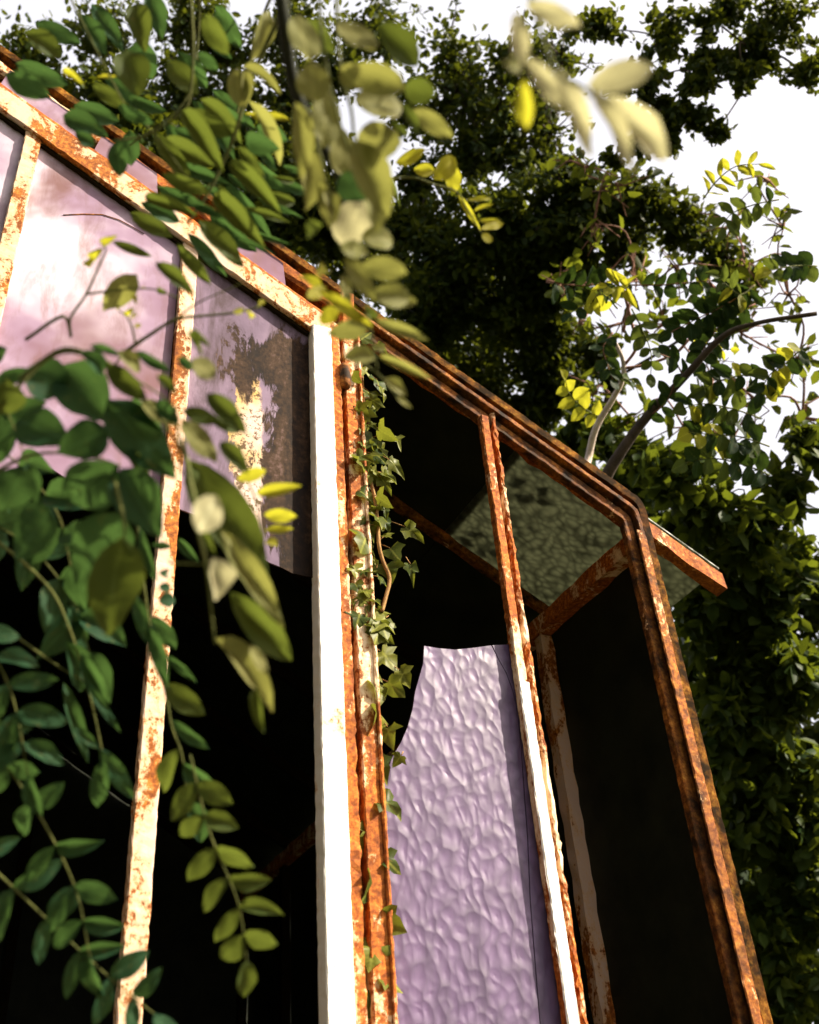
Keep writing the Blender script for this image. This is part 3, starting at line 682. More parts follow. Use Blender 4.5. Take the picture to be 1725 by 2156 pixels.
spray(sap, 'leaf_spray', K4, 1.0, [([(1180, 1240), (1330, 1400), (1420, 1600), (1470, 1850), (1440, 1990)], .0011)],
  [(1285, 1425, 1480, 1370, 82, 'leaf_yellow', 'oval'), (1425, 1530, 1695, 1480, 82, 'leaf_yellow', 'oval'), (1475, 1680, 1705, 1700, 80, 'leaf_yellow', 'oval'), (1480, 1790, 1670, 1795, 62, 'leaf_yellow', 'oval'), (1480, 1885, 1580, 1890, 56, 'leaf_yellow', 'oval')])
spray(sap, 'leaf_spray', K7, .82,
  [([(350, -350, .86), (440, 30), (450, 190)], .0016), ([(860, -500, .86), (930, -100), (960, 130), (1020, 400), (1080, 920)], .0018), ([(760, 355), (1010, 365)], .0012)],
  [(445, 20, 140, 445, 330, 'leaf_deep', 'ovate'), (440, 180, 310, 790, 290, 'leaf', 'ovate'), (1120, 120, 1540, 750, 130, 'leaf_pale'),
   (1190, 560, 1610, 1040, 165, 'leaf'), (1085, 880, 1480, 1310, 135, 'leaf_pale'), (1335, 930, 1425, 1130, 72, 'leaf_pale'), (1375, 1220, 1395, 1510, 60, 'leaf'), (990, 140, 1060, 270, 60, 'leaf')], wide=1.3)
spray(sap, 'leaf_spray', K7, .74, [([(900, -260, .80), (950, -60), (960, 120), (1020, 330, .78)], .0014)], [(965, 135, 1075, -80, 200, 'leaf_cream', 'oval'), (1060, 330, 1150, 600, 200, 'leaf_cream', 'oval')])
spray(sap, 'leaf_spray', K7, 1.02,
  [([(500, -250), (560, 300), (620, 760), (720, 1180), (780, 1500), (850, 1700), (900, 2100)], .0016), ([(-500, 150), (-100, 500), (60, 800), (200, 1250), (300, 1700)], .0016), ([(-400, 800), (-50, 1050), (180, 1190)], .0012)],
  [(20, 410, 190, 770, 95, 'leaf_deep'), (150, 985, 315, 1320, 105, 'leaf_deep'), (180, 1185, 395, 1520, 52, 'leaf_deep'), (25, 1190, 190, 1700, 85, 'leaf_deep'), (730, 1205, 990, 1400, 140, 'leaf'), (785, 1455, 1020, 1645, 75, 'leaf_deep'),
   (745, 995, 935, 1165, 52, 'leaf_deep'), (530, 580, 600, 890, 85, 'leaf_deep'), (640, 725, 790, 930, 115, 'leaf_deep'), (555, 110, 655, 460, 65, 'leaf_deep'), (635, 785, 745, 1190, 95, 'leaf_deep'), (825, 185, 945, 335, 62, 'leaf_deep'),
   (690, 620, 800, 610, 90, 'leaf_deep', 'oval'), (690, 520, 770, 530, 60, 'leaf_deep', 'oval'), (690, 425, 765, 430, 60, 'leaf_deep', 'oval'), (640, 225, 770, 240, 50, 'leaf_deep'), (40, 640, 190, 960, 100, 'leaf_deep'), (40, 900, 180, 1250, 150, 'leaf_deep'),
   (100, 1500, 260, 1640, 60, 'leaf_deep'), (860, 1750, 1100, 1980, 110, 'leaf_deep'), (820, 1650, 700, 1950, 110, 'leaf'), (880, 2000, 1010, 2300, 120, 'leaf_deep'), (280, 1650, 480, 1960, 110, 'leaf_deep'), (300, 1720, 260, 2060, 110, 'leaf_deep')])
spray(sap, 'young_shoot', K4, 1.02,
  [([(-250, 420), (20, 250), (80, 400), (75, 265), (190, 90), (290, -130), (330, -230), (300, -270)], .0018), ([(190, 90), (380, 65), (560, 50), (700, 60), (860, 120)], .0012), ([(480, 500), (640, 390), (830, 275), (1000, 250), (1250, 225), (1450, 180)], .0020),
   ([(545, 450), (520, 330), (480, 250), (420, 205)], .0012), ([(830, 275), (1000, 150), (1250, 40), (1390, -30)], .0009), ([(540, 455), (480, 500), (360, 640)], .0014)],
  [(380, -290, 640, -185, 62, 'leaf'), (690, -140, 945, 62, 92, 'leaf'), (555, -55, 320, 205, 165, 'leaf_pale', 'ovate'), (600, 40, 640, 60, 40, 'leaf_yellow'), (700, 50, 760, 80, 40, 'leaf'), (1250, 220, 1330, 200, 40, 'leaf_yellow'), (1340, 200, 1390, 275, 32, 'leaf_yellow'),
   (460, 240, 520, 200, 36, 'leaf_yellow'), (500, 270, 560, 230, 32, 'leaf_yellow'), (530, 90, 550, 150, 30, 'leaf_yellow'), (420, 205, 360, 150, 40, 'leaf_yellow'), (300, -280, 390, -320, 50, 'leaf_yellow'), (310, -240, 200, -150, 60, 'leaf_yellow'), (240, -170, 170, -110, 50, 'leaf_yellow'),
   (540, 330, 580, 310, 30, 'leaf_yellow'), (1430, 185, 1480, 130, 36, 'leaf_yellow')])
for pts, d_ in (([(-60, 900), (40, 980), (120, 1080), (150, 1200)], 1.08), ([(-60, 1080), (60, 1150), (150, 1260), (190, 1380)], 1.08)):
    auto(sap, 'leaf_spray', pts, d_, d_-.04, 4, 120, 62, 'leaf_deep', 'ovate', droop=.3)
for pts, n_, mt in (([(-90, 1500), (40, 1650), (150, 1850), (190, 2020)], 6, 'leaf_deep'), ([(-100, 1750), (60, 1900), (220, 2050), (330, 2140)], 6, 'leaf_deep'), ([(-60, 1300), (20, 1450), (60, 1640)], 5, 'leaf_deep'), ([(-120, 700), (-10, 820), (60, 980)], 5, 'leaf_deep'),
                    ([(400, 1590), (440, 1750), (500, 1900), (520, 2030)], 6, 'leaf')):
    auto(sap, 'leaf_spray', pts, .98, .95, n_, 105, 40, mt, 'lance')

# ------------------------------------------------------------------ ivy on the post
def ivy_mesh(seed):
    R = random.Random(seed); pts = []
    prof = [(0, .06), (.16, -.08), (.34, -.04), (.40, .08), (.56, .30), (.31, .36), (.25, .52), (.13, .78), (0, 1.0)]
    out_ = [(x*(1+R.uniform(-.12, .12)), y) for x, y in prof]; V_ = [(0, .25, 0)]
    loop = out_ + [(-x*(1+R.uniform(-.12, .12)), y) for x, y in out_[-2:0:-1]]
    for x, y in loop: V_.append((x, y, abs(x)*R.choice([.1, .35, -.25]) - R.choice([.15, .4])*(y-.2)**2 + R.uniform(-.03, .03)))
    n_ = len(loop); F_ = [(0, 1+i, 1+(i+1) % n_) for i in range(n_)]
    return mesh('ivy_leaf', V_, F_, M['ivy'], True)
ivm = [ivy_mesh(i) for i in range(9)]
ivy = empty('ivy_vine', P(S(.06), 0, -.02), 'trailing ivy climbing the rusted post beside the open bay', 'ivy')
C1 = Crop(820, 760, 300); C1.k = 300/1617/1.11304; C2 = Crop(820, 1100, 300); C2.k = C1.k
def ivp(crop, x, y, d): 
    px, py = crop(x, y) if crop else (x, y); s_i, z_i = G(px, py, d); return P(s_i, z_i, d)
main = [ivp(C1, 130, 300, -.005), ivp(C1, 150, 700, -.01), ivp(C1, 180, 1100, -.012), ivp(C1, 170, 1500, -.012), ivp(C1, 230, 1850, -.015), ivp(C2, 270, 190, -.02), ivp(C2, 320, 400, -.02), ivp(C2, 350, 700, -.025), ivp(C2, 370, 980, -.03), ivp(C2, 420, 1170, -.03), ivp(C2, 500, 1380, -.03), ivp(C2, 450, 1620, -.03), ivp(C2, 400, 1800, -.03)]
V_, F_ = tube(spline(main, 5), .0042, 6); link('stem', mesh('stem', V_, F_, M['ivy_stem'], True), ivy)
m2_ = [ivp(C1, 60, 900, .0), ivp(C1, 120, 1600, .0), ivp(C2, 120, 500, .005), ivp(C2, 150, 1200, .005), ivp(C2, 200, 1900, .0), ivp(None, 790, 1400, .0), ivp(None, 785, 1550, .0), ivp(None, 800, 1700, .0), ivp(None, 790, 1900, .0), ivp(None, 800, 2300, 0), P(S(.07), .3, 0), P(S(.07), 0, -.02)]
V_, F_ = tube(spline(m2_, 5), .0055, 6); link('stem', mesh('stem', V_, F_, M['ivy_stem'], True), ivy)
def ivy_leaf(crop, bx, by, tx, ty, w=1.0, d=-.03):
    b_ = ivp(crop, bx, by, d); tp = ivp(crop, tx, ty, d-random.uniform(-.01, .02)); y = tp-b_; L = y.length; y.normalize()
    n_ = (SUN*.4 + (CAM-b_).normalized() + Vector((random.uniform(-.8, .8), random.uniform(-.6, .6), random.uniform(-.5, .7)))); n_ = (n_-y*n_.dot(y)).normalized(); x = y.cross(n_)
    L = min(.055, L*1.3); w_ = L*w*1.25
    mw = Matrix(((x.x*w_, y.x*L, n_.x*L, b_.x), (x.y*w_, y.y*L, n_.y*L, b_.y), (x.z*w_, y.z*L, n_.z*L, b_.z), (0, 0, 0, 1)))
    link('ivy_leaf', random.choice(ivm), ivy, mw)
    V_, F_ = tube([b_, b_-y*L*.5+NV*.012], .0011, 4); link('petiole', mesh('petiole', V_, F_, M['ivy_stem'], True), ivy)
for a_ in [(350, 1310, 540, 1470, .9), (560, 1410, 645, 1530, .6), (60, 1650, 265, 1700, .7), (100, 1680, 195, 1810, .8), (320, 1640, 460, 1740, .8), (500, 1710, 680, 1890, .6), (390, 1870, 545, 1960, .9), (170, 1880, 330, 1980, .9),
           (60, 1040, 210, 1190, .9), (240, 930, 400, 1020, .7), (150, 1300, 240, 1440, .9), (250, 1250, 340, 1320, .5), (150, 560, 270, 670, .8), (390, 800, 450, 930, .6), (20, 640, 110, 720, .8), (130, 200, 250, 110, .8), (60, 380, 160, 300, .7), (330, 260, 440, 330, .6), (130, 1480, 190, 1540, .8), (230, 1490, 280, 1580, .6), (280, 1830, 340, 1900, .7), (390, 1930, 500, 2100, .6)]:
    ivy_leaf(C1, *a_[:4], w=a_[4])
for a_ in [(120, 270, 280, 380, .9), (330, 330, 460, 450, .9), (260, 490, 400, 520, .8), (190, 600, 340, 880, .6), (200, 860, 160, 1030, 1.2), (430, 470, 470, 610, .5), (690, 720, 900, 870, .6), (430, 850, 530, 790, .8), (500, 990, 600, 1110, 1.2), (460, 1190, 520, 1370, 1.3), (340, 1200, 300, 1110, .4), (760, 1190, 810, 1470, .4),
           (40, 1210, 110, 1370, 1.0), (130, 1300, 300, 1270, .5), (190, 1520, 240, 1590, .8), (80, 1600, 230, 1700, 1.1), (120, 1820, 100, 1960, 1.3), (200, 1830, 320, 1900, 1.2), (380, 1900, 460, 2080, 1.1), (380, 2000, 340, 2150, 1.1), (290, 1650, 370, 1670, .7), (340, 1760, 410, 1820, .8), (60, 1430, 140, 1560, .9), (300, 700, 430, 760, .7), (230, 40, 380, 130, .9), (400, 40, 560, 110, .7)]:
    ivy_leaf(C2, *a_[:4], w=a_[4])
for a_ in [(705, 1230, 660, 1110), (790, 1320, 820, 1350), (800, 1370, 850, 1420), (840, 1410, 862, 1440), (815, 1435, 842, 1460), (790, 1440, 800, 1480), (815, 1530, 822, 1565), (795, 1500, 790, 1540), (845, 1590, 830, 1610), (790, 1600, 815, 1640), (800, 1680, 840, 1710), (785, 1740, 770, 1790), (800, 1800, 835, 1830), (790, 1850, 770, 1900), (800, 1930, 845, 1960), (790, 1980, 780, 2030), (800, 2050, 840, 2080), (795, 2100, 770, 2140)][1:]:
    ivy_leaf(None, *a_, w=.9, d=-.02)

for i in range(34):
    y_ = random.uniform(770, 1500); x_ = 748 + (y_-770)*.035 + random.uniform(0, 55)*(1 if y_ < 1350 else .8); a_ = random.uniform(.6, 2.6)
    ivy_leaf(None, x_, y_, x_+math.cos(a_)*24, y_+math.sin(a_)*24, w=random.uniform(.8, 1.1), d=random.uniform(-.03, .01))

# ------------------------------------------------------------------ trees behind
def crown_mesh(name, clumps, mat, leaf, twig_n=9):
    """clumps = (x, y, radius, depth, leaves): leaves strung along many small twigs inside every clump"""
    Cs = []; tw = []; n_mul = 1.9 if mat == 'crown_dark' else 1.6
    for (x, y, r, dep, n) in clumps:
        c = np.array(at(x, y, dep)); R_ = r/FPX*dep; k = max(3, int(twig_n))
        per = max(1, int(n*n_mul)//k)
        for j in range(k):
            a = rng.normal(size=3); a /= np.linalg.norm(a); a0 = c + a*R_*rng.uniform(.0, .55)
            dr = a*.7 + rng.normal(size=3)*.6; dr[2] -= .25; dr /= np.linalg.norm(dr)
            ln = R_*rng.uniform(.5, 1.0); tt = rng.uniform(0, 1, per)[:, None]
            Cs.append(a0 + dr*ln*tt + rng.normal(size=(per, 3))*R_*.13)
            tw.append((Vector(c), Vector(a0), Vector(a0+dr*ln)))
    Pn = np.concatenate(Cs); n = len(Pn)
    y = rng.normal(size=(n, 3)); y[:, 2] -= .35; y /= np.linalg.norm(y, axis=1)[:, None]
    z = rng.normal(size=(n, 3)); z -= y*(z*y).sum(1)[:, None]; z /= np.linalg.norm(z, axis=1)[:, None]
    x = np.cross(y, z); L = leaf*rng.uniform(.65, 1.3, n)[:, None]; W = L*rng.uniform(.5, .72, n)[:, None]
    tpl = [(0, 0, 0), (-.40, .28, .10), (-.42, .66, .08), (0, 1, -.05), (.42, .66, .08), (.40, .28, .10)]
    V = np.stack([Pn + x*W*u + y*L*v + z*L*w for u, v, w in tpl], 1).reshape(-1, 3)
    me = bpy.data.meshes.new(name); me.vertices.add(len(V)); me.vertices.foreach_set('co', V.ravel())
    idx = (np.arange(n)*6)[:, None]; q = np.concatenate([idx+np.array([[0, 3, 2, 1]]), idx+np.array([[0, 5, 4, 3]])], 1).reshape(-1)
    me.loops.add(len(q)); me.loops.foreach_set('vertex_index', q.astype(np.int32))
    me.polygons.add(n*2); me.polygons.foreach_set('loop_start', (np.arange(n*2)*4).astype(np.int32)); me.polygons.foreach_set('loop_total', np.full(n*2, 4, np.int32))
    me.update(calc_edges=True); me.validate(); me.materials.append(M[mat]); return me, tw

def tree(name, label, base, fork, clumps, mat, leaf, trunk_r, extra=None, group='trees behind the greenhouse', bark_='bark', twig_n=9, cat='tree', limb_r=.03):
    o = empty(name, base, label, cat, group)
    sp_ = spline([base, Vector(base).lerp(Vector(fork), .5)+Vector((random.uniform(-.15, .15), random.uniform(-.15, .15), 0)), fork], 8)
    V_, F_ = tube(sp_, [trunk_r*(1-.45*i/len(sp_)) for i in range(len(sp_))], 10); link('trunk', mesh('trunk', V_, F_, M[bark_], True), o)
    me, tw = crown_mesh('crown', clumps, mat, leaf, twig_n); cr = link('crown', me, o); cr["kind"] = "stuff"
    nodes = [(Vector(fork), 0.0)]; todo = sorted([at(x, y, dep) for (x, y, r, dep, n) in clumps], key=lambda q: (q-Vector(fork)).length)
    for c in todo:
        k, (p_, ln) = min(enumerate(nodes), key=lambda e: (e[1][0]-c).length + .35*e[1][1])
        mid = p_.lerp(c, .5)+Vector((random.uniform(-.1, .1), random.uniform(-.1, .1), random.uniform(0, .12)))
        sp2 = spline([p_, mid, c], 4); r0 = limb_r/(1+ln*.9); V_, F_ = tube(sp2, [r0*(1-.5*i/len(sp2)) for i in range(len(sp2))], 5)
        link('limb', mesh('limb', V_, F_, M[bark_], True), o); nodes.append((c, ln+(c-p_).length))
    parts = [tube([a_, b_, c_], [.006, .004, .002], 4) for a_, b_, c_ in tw]; V_, F_ = join(parts); link('twigs', mesh('twigs', V_, F_, M[bark_], True), o)['kind'] = 'stuff'
    return o
def gnd(x, y, dep):
    q = at(x, y, dep); return Vector((q.x, q.y, 0))

# dense dark tree standing right behind the roof
cl = []
for (x, y, r, d, n) in [(930, 560, 130, 6.2, 1500), (1040, 470, 130, 6.0, 1500), (1050, 640, 130, 6.3, 1500), (1130, 560, 110, 6.0, 1300), (900, 680, 110, 6.4, 1200), (1150, 760, 100, 6.5, 1000), (1000, 780, 130, 6.8, 1200), (1120, 860, 80, 6.6, 700), (850, 480, 90, 6.5, 700),
                        (1170, 430, 100, 5.8, 640), (1270, 440, 95, 5.7, 480), (1360, 430, 75, 5.6, 360), (1440, 470, 70, 5.6, 300), (1210, 520, 75, 5.9, 500), (1210, 380, 60, 5.8, 300), (1320, 510, 70, 5.8, 260), (1510, 520, 65, 5.6, 240), (1570, 590, 60, 5.6, 150),
                        (960, 200, 110, 6.6, 330), (860, 230, 90, 6.8, 240), (1050, 230, 110, 6.5, 330), (1160, 280, 90, 6.3, 200), (940, 110, 90, 6.8, 220), (1180, 120, 90, 6.5, 160), (980, 330, 85, 6.5, 340), (1060, 290, 70, 6.3, 320), (1110, 360, 60, 6.2, 300), (1130, 220, 60, 6.5, 240), (1000, 190, 70, 6.8, 260), (920, 250, 60, 6.8, 150), (780, 580, 90, 6.8, 700), (700, 500, 90, 7, 700), (1200, 820, 60, 6.4, 420), (1150, 690, 60, 6.3, 450), (1190, 610, 45, 6.1, 260), (1080, 120, 80, 6.6, 260), (880, 380, 60, 6.5, 250), (1250, 740, 40, 6.2, 200), (1290, 800, 30, 6.2, 120)]: cl.append((x, y, r, d, n))
b0 = gnd(1010, 800, 6.8)
tree('broadleaf_tree', 'dense dark broadleaf tree rising right behind the greenhouse roof', b0, b0+Vector((.1, .1, 3.6)), cl, 'crown_dark', .055, .16, twig_n=26)
# tree behind the upper left of the roof
cl = [(x, y, r*1.12, d, int(n*2.2)) for (x, y, r, d, n) in [(620, 420, 110, 6.8, 900), (520, 330, 110, 7, 900), (420, 420, 110, 6.8, 900), (330, 290, 90, 7, 700), (250, 220, 80, 7, 480), (420, 260, 70, 7.2, 380), (560, 470, 100, 6.6, 900), (640, 300, 70, 7, 420), (180, 290, 90, 6.8, 700), (330, 380, 100, 6.6, 900), (500, 190, 50, 7.2, 160), (380, 170, 60, 7.2, 220), (620, 200, 60, 7.2, 220),
        (120, 200, 60, 7.2, 220), (40, 280, 90, 7, 500), (60, 120, 70, 7.2, 220), (220, 60, 80, 7.4, 260), (400, 50, 80, 7.4, 260), (600, 60, 90, 7.4, 300), (780, 60, 80, 7.4, 240), (480, 110, 50, 7.4, 130), (700, 160, 60, 7.2, 240), (740, 420, 80, 6.9, 450)]]
b0 = gnd(420, 560, 7.2)
tree('broadleaf_tree', 'dark tree showing bright sky gaps above the upper roof rail', b0, b0+Vector((-.1, .1, 4.6)), cl, 'crown_dark', .055, .15, twig_n=34)
# top right: hanging dark twigs of a taller tree
cl = [(1395, 240, 50, 5.2, 230), (1360, 170, 45, 5.2, 170), (1470, 170, 42, 5.2, 180), (1500, 130, 55, 5.3, 220), (1440, 230, 26, 5.2, 90), (1475, 250, 34, 5.2, 130), (1510, 275, 24, 5.2, 70), (1565, 160, 34, 5.2, 120), (1590, 110, 50, 5.3, 200), (1400, 80, 70, 5.4, 240), (1250, 60, 70, 5.5, 200), (1640, 60, 80, 5.4, 320), (1500, 40, 70, 5.4, 240), (1690, 150, 50, 5.3, 160), (1330, 300, 34, 5.2, 110), (1300, 180, 30, 5.3, 70), (1290, 330, 26, 5.2, 60), (1410, 300, 30, 5.2, 80)]
b0 = Vector((4.3, 3.6, 0))
tree('broadleaf_tree', 'tall tree whose dark twigs hang against the white sky', b0, Vector((4.0, 3.9, 6.2)), cl, 'crown_dark', .048, .13, twig_n=10, limb_r=.02)
cl = [(x, y, r, 5.0, int(n*.17)) for (x, y, r, n) in [(1230, 350, 70, 70), (1300, 390, 80, 80), (1250, 470, 70, 70), (1180, 600, 60, 60), (1260, 600, 60, 50), (1340, 590, 70, 60), (1420, 560, 80, 80), (1500, 600, 80, 90), (1570, 560, 70, 70), (1540, 480, 60, 50), (1560, 700, 80, 80), (1400, 680, 70, 60), (1220, 680, 60, 60), (1310, 680, 60, 60), (1250, 830, 60, 80), (1330, 880, 60, 60), (1500, 800, 80, 70), (1590, 840, 80, 80), (1440, 900, 70, 60), (1540, 930, 80, 90), (1660, 620, 80, 90), (1680, 760, 80, 90), (1690, 880, 80, 90), (1650, 480, 70, 60), (1620, 380, 60, 40)]]
b0 = Vector((3.3, 4.4, 0))
tree('locust_tree', 'thin lacy tree with yellow green leaves lit from behind', b0, Vector((2.9, 4.3, 4.2)), cl, 'crown_back', .075, .08, twig_n=7, limb_r=.016, bark_='twig_red')
# lower right: mass of bigger round leaves
cl = []
for (x, y, r, d, n) in [(1420, 1010, 70, 4.6, 140), (1500, 1060, 80, 4.7, 200), (1560, 1120, 80, 4.8, 240), (1450, 1120, 80, 4.9, 260), (1540, 1200, 90, 5, 330), (1480, 1280, 90, 5.1, 380), (1580, 1320, 90, 5, 380), (1530, 1420, 100, 5.1, 450), (1600, 1500, 100, 5.1, 450), (1520, 1560, 110, 5.2, 520), (1400, 980, 50, 4.7, 80), (1340, 960, 45, 4.8, 60), (1280, 920, 45, 5, 90),
                        (1650, 1200, 90, 5, 330), (1680, 1400, 100, 5, 420), (1640, 1640, 120, 5.2, 560), (1540, 1720, 120, 5.3, 560), (1680, 1820, 130, 5.2, 560), (1570, 1900, 130, 5.3, 560), (1660, 2040, 130, 5.3, 560), (1560, 2110, 120, 5.3, 480), (1650, 1040, 60, 4.9, 130), (1700, 930, 60, 4.9, 130), (1440, 1400, 80, 5.4, 300), (1460, 1650, 100, 5.5, 380), (1500, 1850, 100, 5.5, 380), (1530, 2020, 100, 5.5, 300), (1235, 880, 40, 5.2, 110), (1210, 920, 50, 5.4, 180), (1330, 1020, 70, 5.4, 260)]: cl.append((x, y, r, d, n))
b0 = gnd(1560, 1700, 5.3)
tree('broadleaf_shrub', 'tall shrub of round leaves filling the corner beside the eave overhang', b0, b0+Vector((0, 0, 1.9)), cl, 'crown_light', .085, .07, twig_n=12, cat='shrub', limb_r=.02)
cl = [(x, y, r, d, int(n*1.3)) for (x, y, r, d, n) in [(1400, 1200, 110, 7, 600), (1520, 1250, 120, 7.2, 600), (1620, 1350, 130, 7, 600), (1450, 1400, 120, 7.2, 700), (1560, 1500, 130, 7, 800), (1660, 1600, 130, 7, 700), (1500, 1650, 130, 7.2, 700), (1620, 1800, 140, 7, 700), (1520, 1900, 140, 7, 700), (1660, 2000, 150, 7, 700), (1540, 2100, 150, 7, 700), (1700, 1250, 100, 7, 400), (1360, 1100, 70, 7.2, 300), (1480, 1140, 80, 7.2, 300)]]
b0 = gnd(1560, 1500, 7.4)
tree('broadleaf_shrub', 'dark shrub thicket behind the round leaved shrub', b0, b0+Vector((0, 0, 1.8)), cl, 'crown_dark', .075, .09, twig_n=20, cat='shrub', limb_r=.02)

# locust at the right with a long curving branch, each leaflet seen against the sky
b0 = gnd(1255, 1080, 3.9)
lr = empty('locust_tree', b0, 'locust tree with a long curving bare branch and leaflets against white sky', 'tree', 'trees behind the greenhouse')
sp_ = spline([b0, b0+Vector((.03, 0, 1.6)), at(1250, 1120, 3.9), at(1270, 1020, 3.9), at(1305, 955, 3.9), at(1360, 880, 3.9), at(1440, 795, 3.85), at(1520, 710, 3.8), at(1595, 680, 3.75), at(1720, 660, 3.7)], 8)
V_, F_ = tube(sp_, [.032-.024*min(1, i/len(sp_)*1.15) for i in range(len(sp_))], 8); link('curved_branch', mesh('curved_branch', V_, F_, M['bark'], True), lr)
sp_ = spline([at(1252, 1110, 3.9), at(1232, 1010, 4.1), at(1240, 960, 4.2), at(1255, 900, 4.2), at(1290, 840, 4.2), at(1310, 800, 4.2), at(1312, 760, 4.2), at(1295, 720, 4.2)], 6)
V_, F_ = tube(sp_, [.017-.010*i/len(sp_) for i in range(len(sp_))], 8); link('pale_branch', mesh('pale_branch', V_, F_, M['bark_pale'], True), lr)
for pts in ([(1312, 775), (1360, 768), (1420, 745), (1450, 715)], [(1310, 775), (1340, 730), (1330, 680), (1310, 600)], [(1312, 700), (1325, 640)]):
    V_, F_ = tube(spline([at(x, y, 4.2) for x, y in pts], 6), [.008]*3+[.006]*40 if False else .006, 6); link('twig', mesh('twig', V_, F_, M['twig_red'], True), lr)
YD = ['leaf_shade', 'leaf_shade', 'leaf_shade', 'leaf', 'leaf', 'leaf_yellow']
for pts, d_, n_, L_, W_, mt in [
    ([(1150, 590), (1200, 600), (1250, 600), (1290, 590)], 4.1, 6, 44, 22, 'leaf_shade'),
    ([(1330, 600), (1390, 600), (1450, 595), (1500, 590)], 4.1, 6, 36, 20, 'leaf_shade'),
    ([(1300, 650), (1270, 620), (1230, 640), (1200, 660)], 4.1, 5, 38, 18, ['leaf_yellow', 'leaf_shade', 'leaf']),
    ([(1330, 650), (1350, 690), (1370, 740), (1370, 790)], 4.1, 5, 36, 18, 'leaf'),
    ([(1590, 600), (1530, 640), (1470, 670), (1410, 700)], 4.0, 8, 48, 24, 'leaf_shade'),
    ([(1590, 640), (1530, 670), (1490, 720), (1470, 760)], 4.0, 6, 46, 24, 'leaf_shade'),
    ([(1450, 715), (1490, 735), (1540, 735)], 4.1, 4, 26, 10, 'leaf_yellow'),
    ([(1600, 880), (1540, 860), (1480, 850), (1440, 860)], 3.9, 6, 46, 24, YD),
    ([(1610, 800), (1570, 790), (1520, 800), (1480, 820)], 3.9, 6, 42, 22, YD),
    ([(1620, 940), (1560, 920), (1500, 915), (1450, 910)], 3.9, 6, 46, 26, YD),
    ([(1620, 1000), (1570, 980), (1500, 965), (1440, 975)], 3.9, 6, 46, 28, YD),
    ([(1480, 420), (1510, 380), (1550, 350), (1600, 345)], 4.2, 6, 36, 12, 'leaf_yellow'),
    ([(1640, 420), (1590, 430), (1540, 450), (1520, 480)], 4.1, 5, 42, 16, ['leaf', 'leaf_shade']),
    ([(1300, 620), (1320, 610), (1290, 600), (1255, 620)], 4.0, 4, 50, 14, 'leaf_yellow'),
    ([(1590, 600), (1560, 620), (1530, 600), (1510, 580)], 4.0, 4, 44, 14, ['leaf_yellow', 'leaf_shade', 'leaf']),
    ([(1300, 800), (1330, 800), (1345, 830)], 4.2, 3, 34, 14, ['leaf_yellow', 'leaf_shade', 'leaf']),
    ([(1265, 880), (1230, 860), (1200, 830), (1190, 800)], 4.3, 4, 34, 20, 'leaf_yellow'),
    ([(1440, 795), (1420, 760), (1390, 745)], 3.9, 3, 34, 18, 'leaf_shade'),
    ([(1360, 880), (1400, 850), (1420, 810)], 3.9, 3, 36, 18, 'leaf_shade'),
    ([(1700, 720), (1660, 760), (1620, 790), (1600, 830)], 3.9, 6, 44, 22, YD),
    ([(1720, 560), (1670, 560), (1620, 570)], 3.9, 5, 44, 22, YD),
    ([(1290, 700), (1270, 730), (1280, 770), (1290, 800)], 4.2, 4, 34, 18, 'leaf_shade')]:
    auto(lr, 'compound_leaf', pts, d_, d_-.1, n_, L_*1.12, W_*1.2, mt, 'oval', 'twig_red' if mt == 'leaf_shade' else 'stem', .0035, .25, 65)

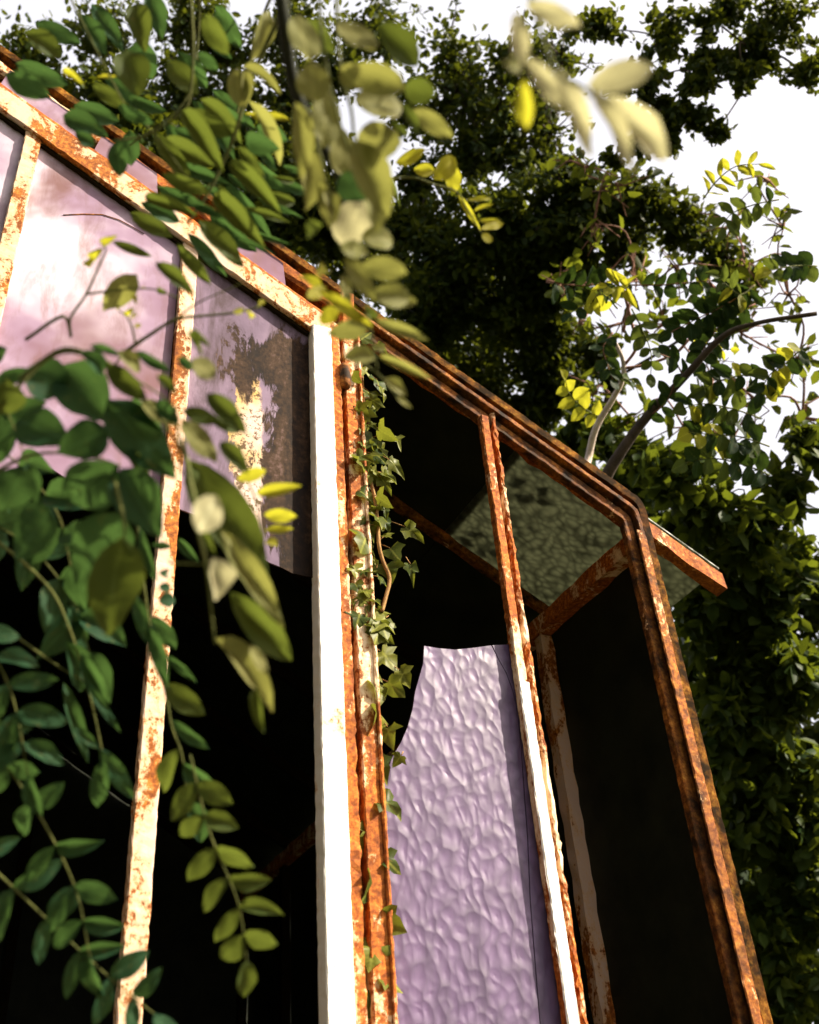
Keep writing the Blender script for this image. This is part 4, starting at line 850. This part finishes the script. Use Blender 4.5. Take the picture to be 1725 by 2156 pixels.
# dead leaves added on the roof near the ridge to block light
n = 1400; V_ = []; F_ = []
for i in range(n):
    s = random.uniform(S_RIDGE, S(.41)) if i % 30 else random.uniform(S(.40), S(.52)); d = random.uniform(.05, DB*2.2)
    p_ = RP(s, .014+random.uniform(0, .02), d); L = random.uniform(.03, .055); a_ = random.uniform(0, 6.28)
    x = (HV*math.cos(a_)+NV*math.sin(a_)); x = (x + Vector((0, 0, -SLOPE*x.dot(HV)))).normalized(); y = Vector((SLOPE*HV.x, SLOPE*HV.y, 1)).normalized().cross(x)
    o_ = len(V_); V_ += [p_-x*L*.5, p_+y*L*.3+Vector((0, 0, .006)), p_+x*L*.5, p_-y*L*.3+Vector((0, 0, .006))]; F_.append((o_, o_+1, o_+2, o_+3))
lit = link('added_roof_leaves', mesh('added_roof_leaves', V_, F_, M['litter'])); tag(lit, 'dead brown leaves added on the greenhouse roof to block light', 'leaves', kind='stuff')

# unseen trees added around the clearing to cut the sky light
def shade_tree(label, x, y, top, r, n, mat='crown_dark'):
    base = Vector((x, y, 0)); o = empty('broadleaf_tree', base, label, 'tree', 'unseen trees added for shade')
    V_, F_ = tube(spline([base, base+Vector((.1, .05, top*.4)), base+Vector((0, .1, top*.8))], 6), [.2, .19, .18, .17, .16, .15, .14, .13, .12, .11, .1, .09, .08], 10); link('trunk', mesh('trunk', V_, F_, M['bark'], True), o)
    Pn = np.array(base) + np.array([0, 0, top*.62]) + (lambda q: q/np.linalg.norm(q, axis=1)[:, None]*rng.uniform(.35, 1, (n, 1))**.5)(rng.normal(size=(n, 3)))*np.array([r, r, top*.42])
    x_ = rng.normal(size=(n, 3)); x_ /= np.linalg.norm(x_, axis=1)[:, None]; y_ = rng.normal(size=(n, 3)); y_ -= x_*(x_*y_).sum(1)[:, None]; y_ /= np.linalg.norm(y_, axis=1)[:, None]
    V = np.stack([Pn-x_*.11, Pn+y_*.07, Pn+x_*.11, Pn-y_*.07], 1).reshape(-1, 3)
    me = bpy.data.meshes.new('crown'); me.from_pydata(V.tolist(), [], [tuple(range(4*i, 4*i+4)) for i in range(n)]); me.materials.append(M[mat])
    link('crown', me, o)['kind'] = 'stuff'
for lb, x, y, tp, r_, n_ in (('unseen shade tree added behind the camera on the left', -4.5, -3.5, 9, 3.0, 9000), ('unseen shade tree added straight behind the camera', -.5, -6.0, 9, 3.0, 9000), ('unseen shade tree added beyond the left side of the greenhouse', -6.5, 2.5, 9, 2.8, 9000), ('unseen shade tree added beside the shrubs right of the greenhouse', 7.5, 7.5, 9, 2.8, 9000)):
    shade_tree(lb, x, y, tp, r_, n_)
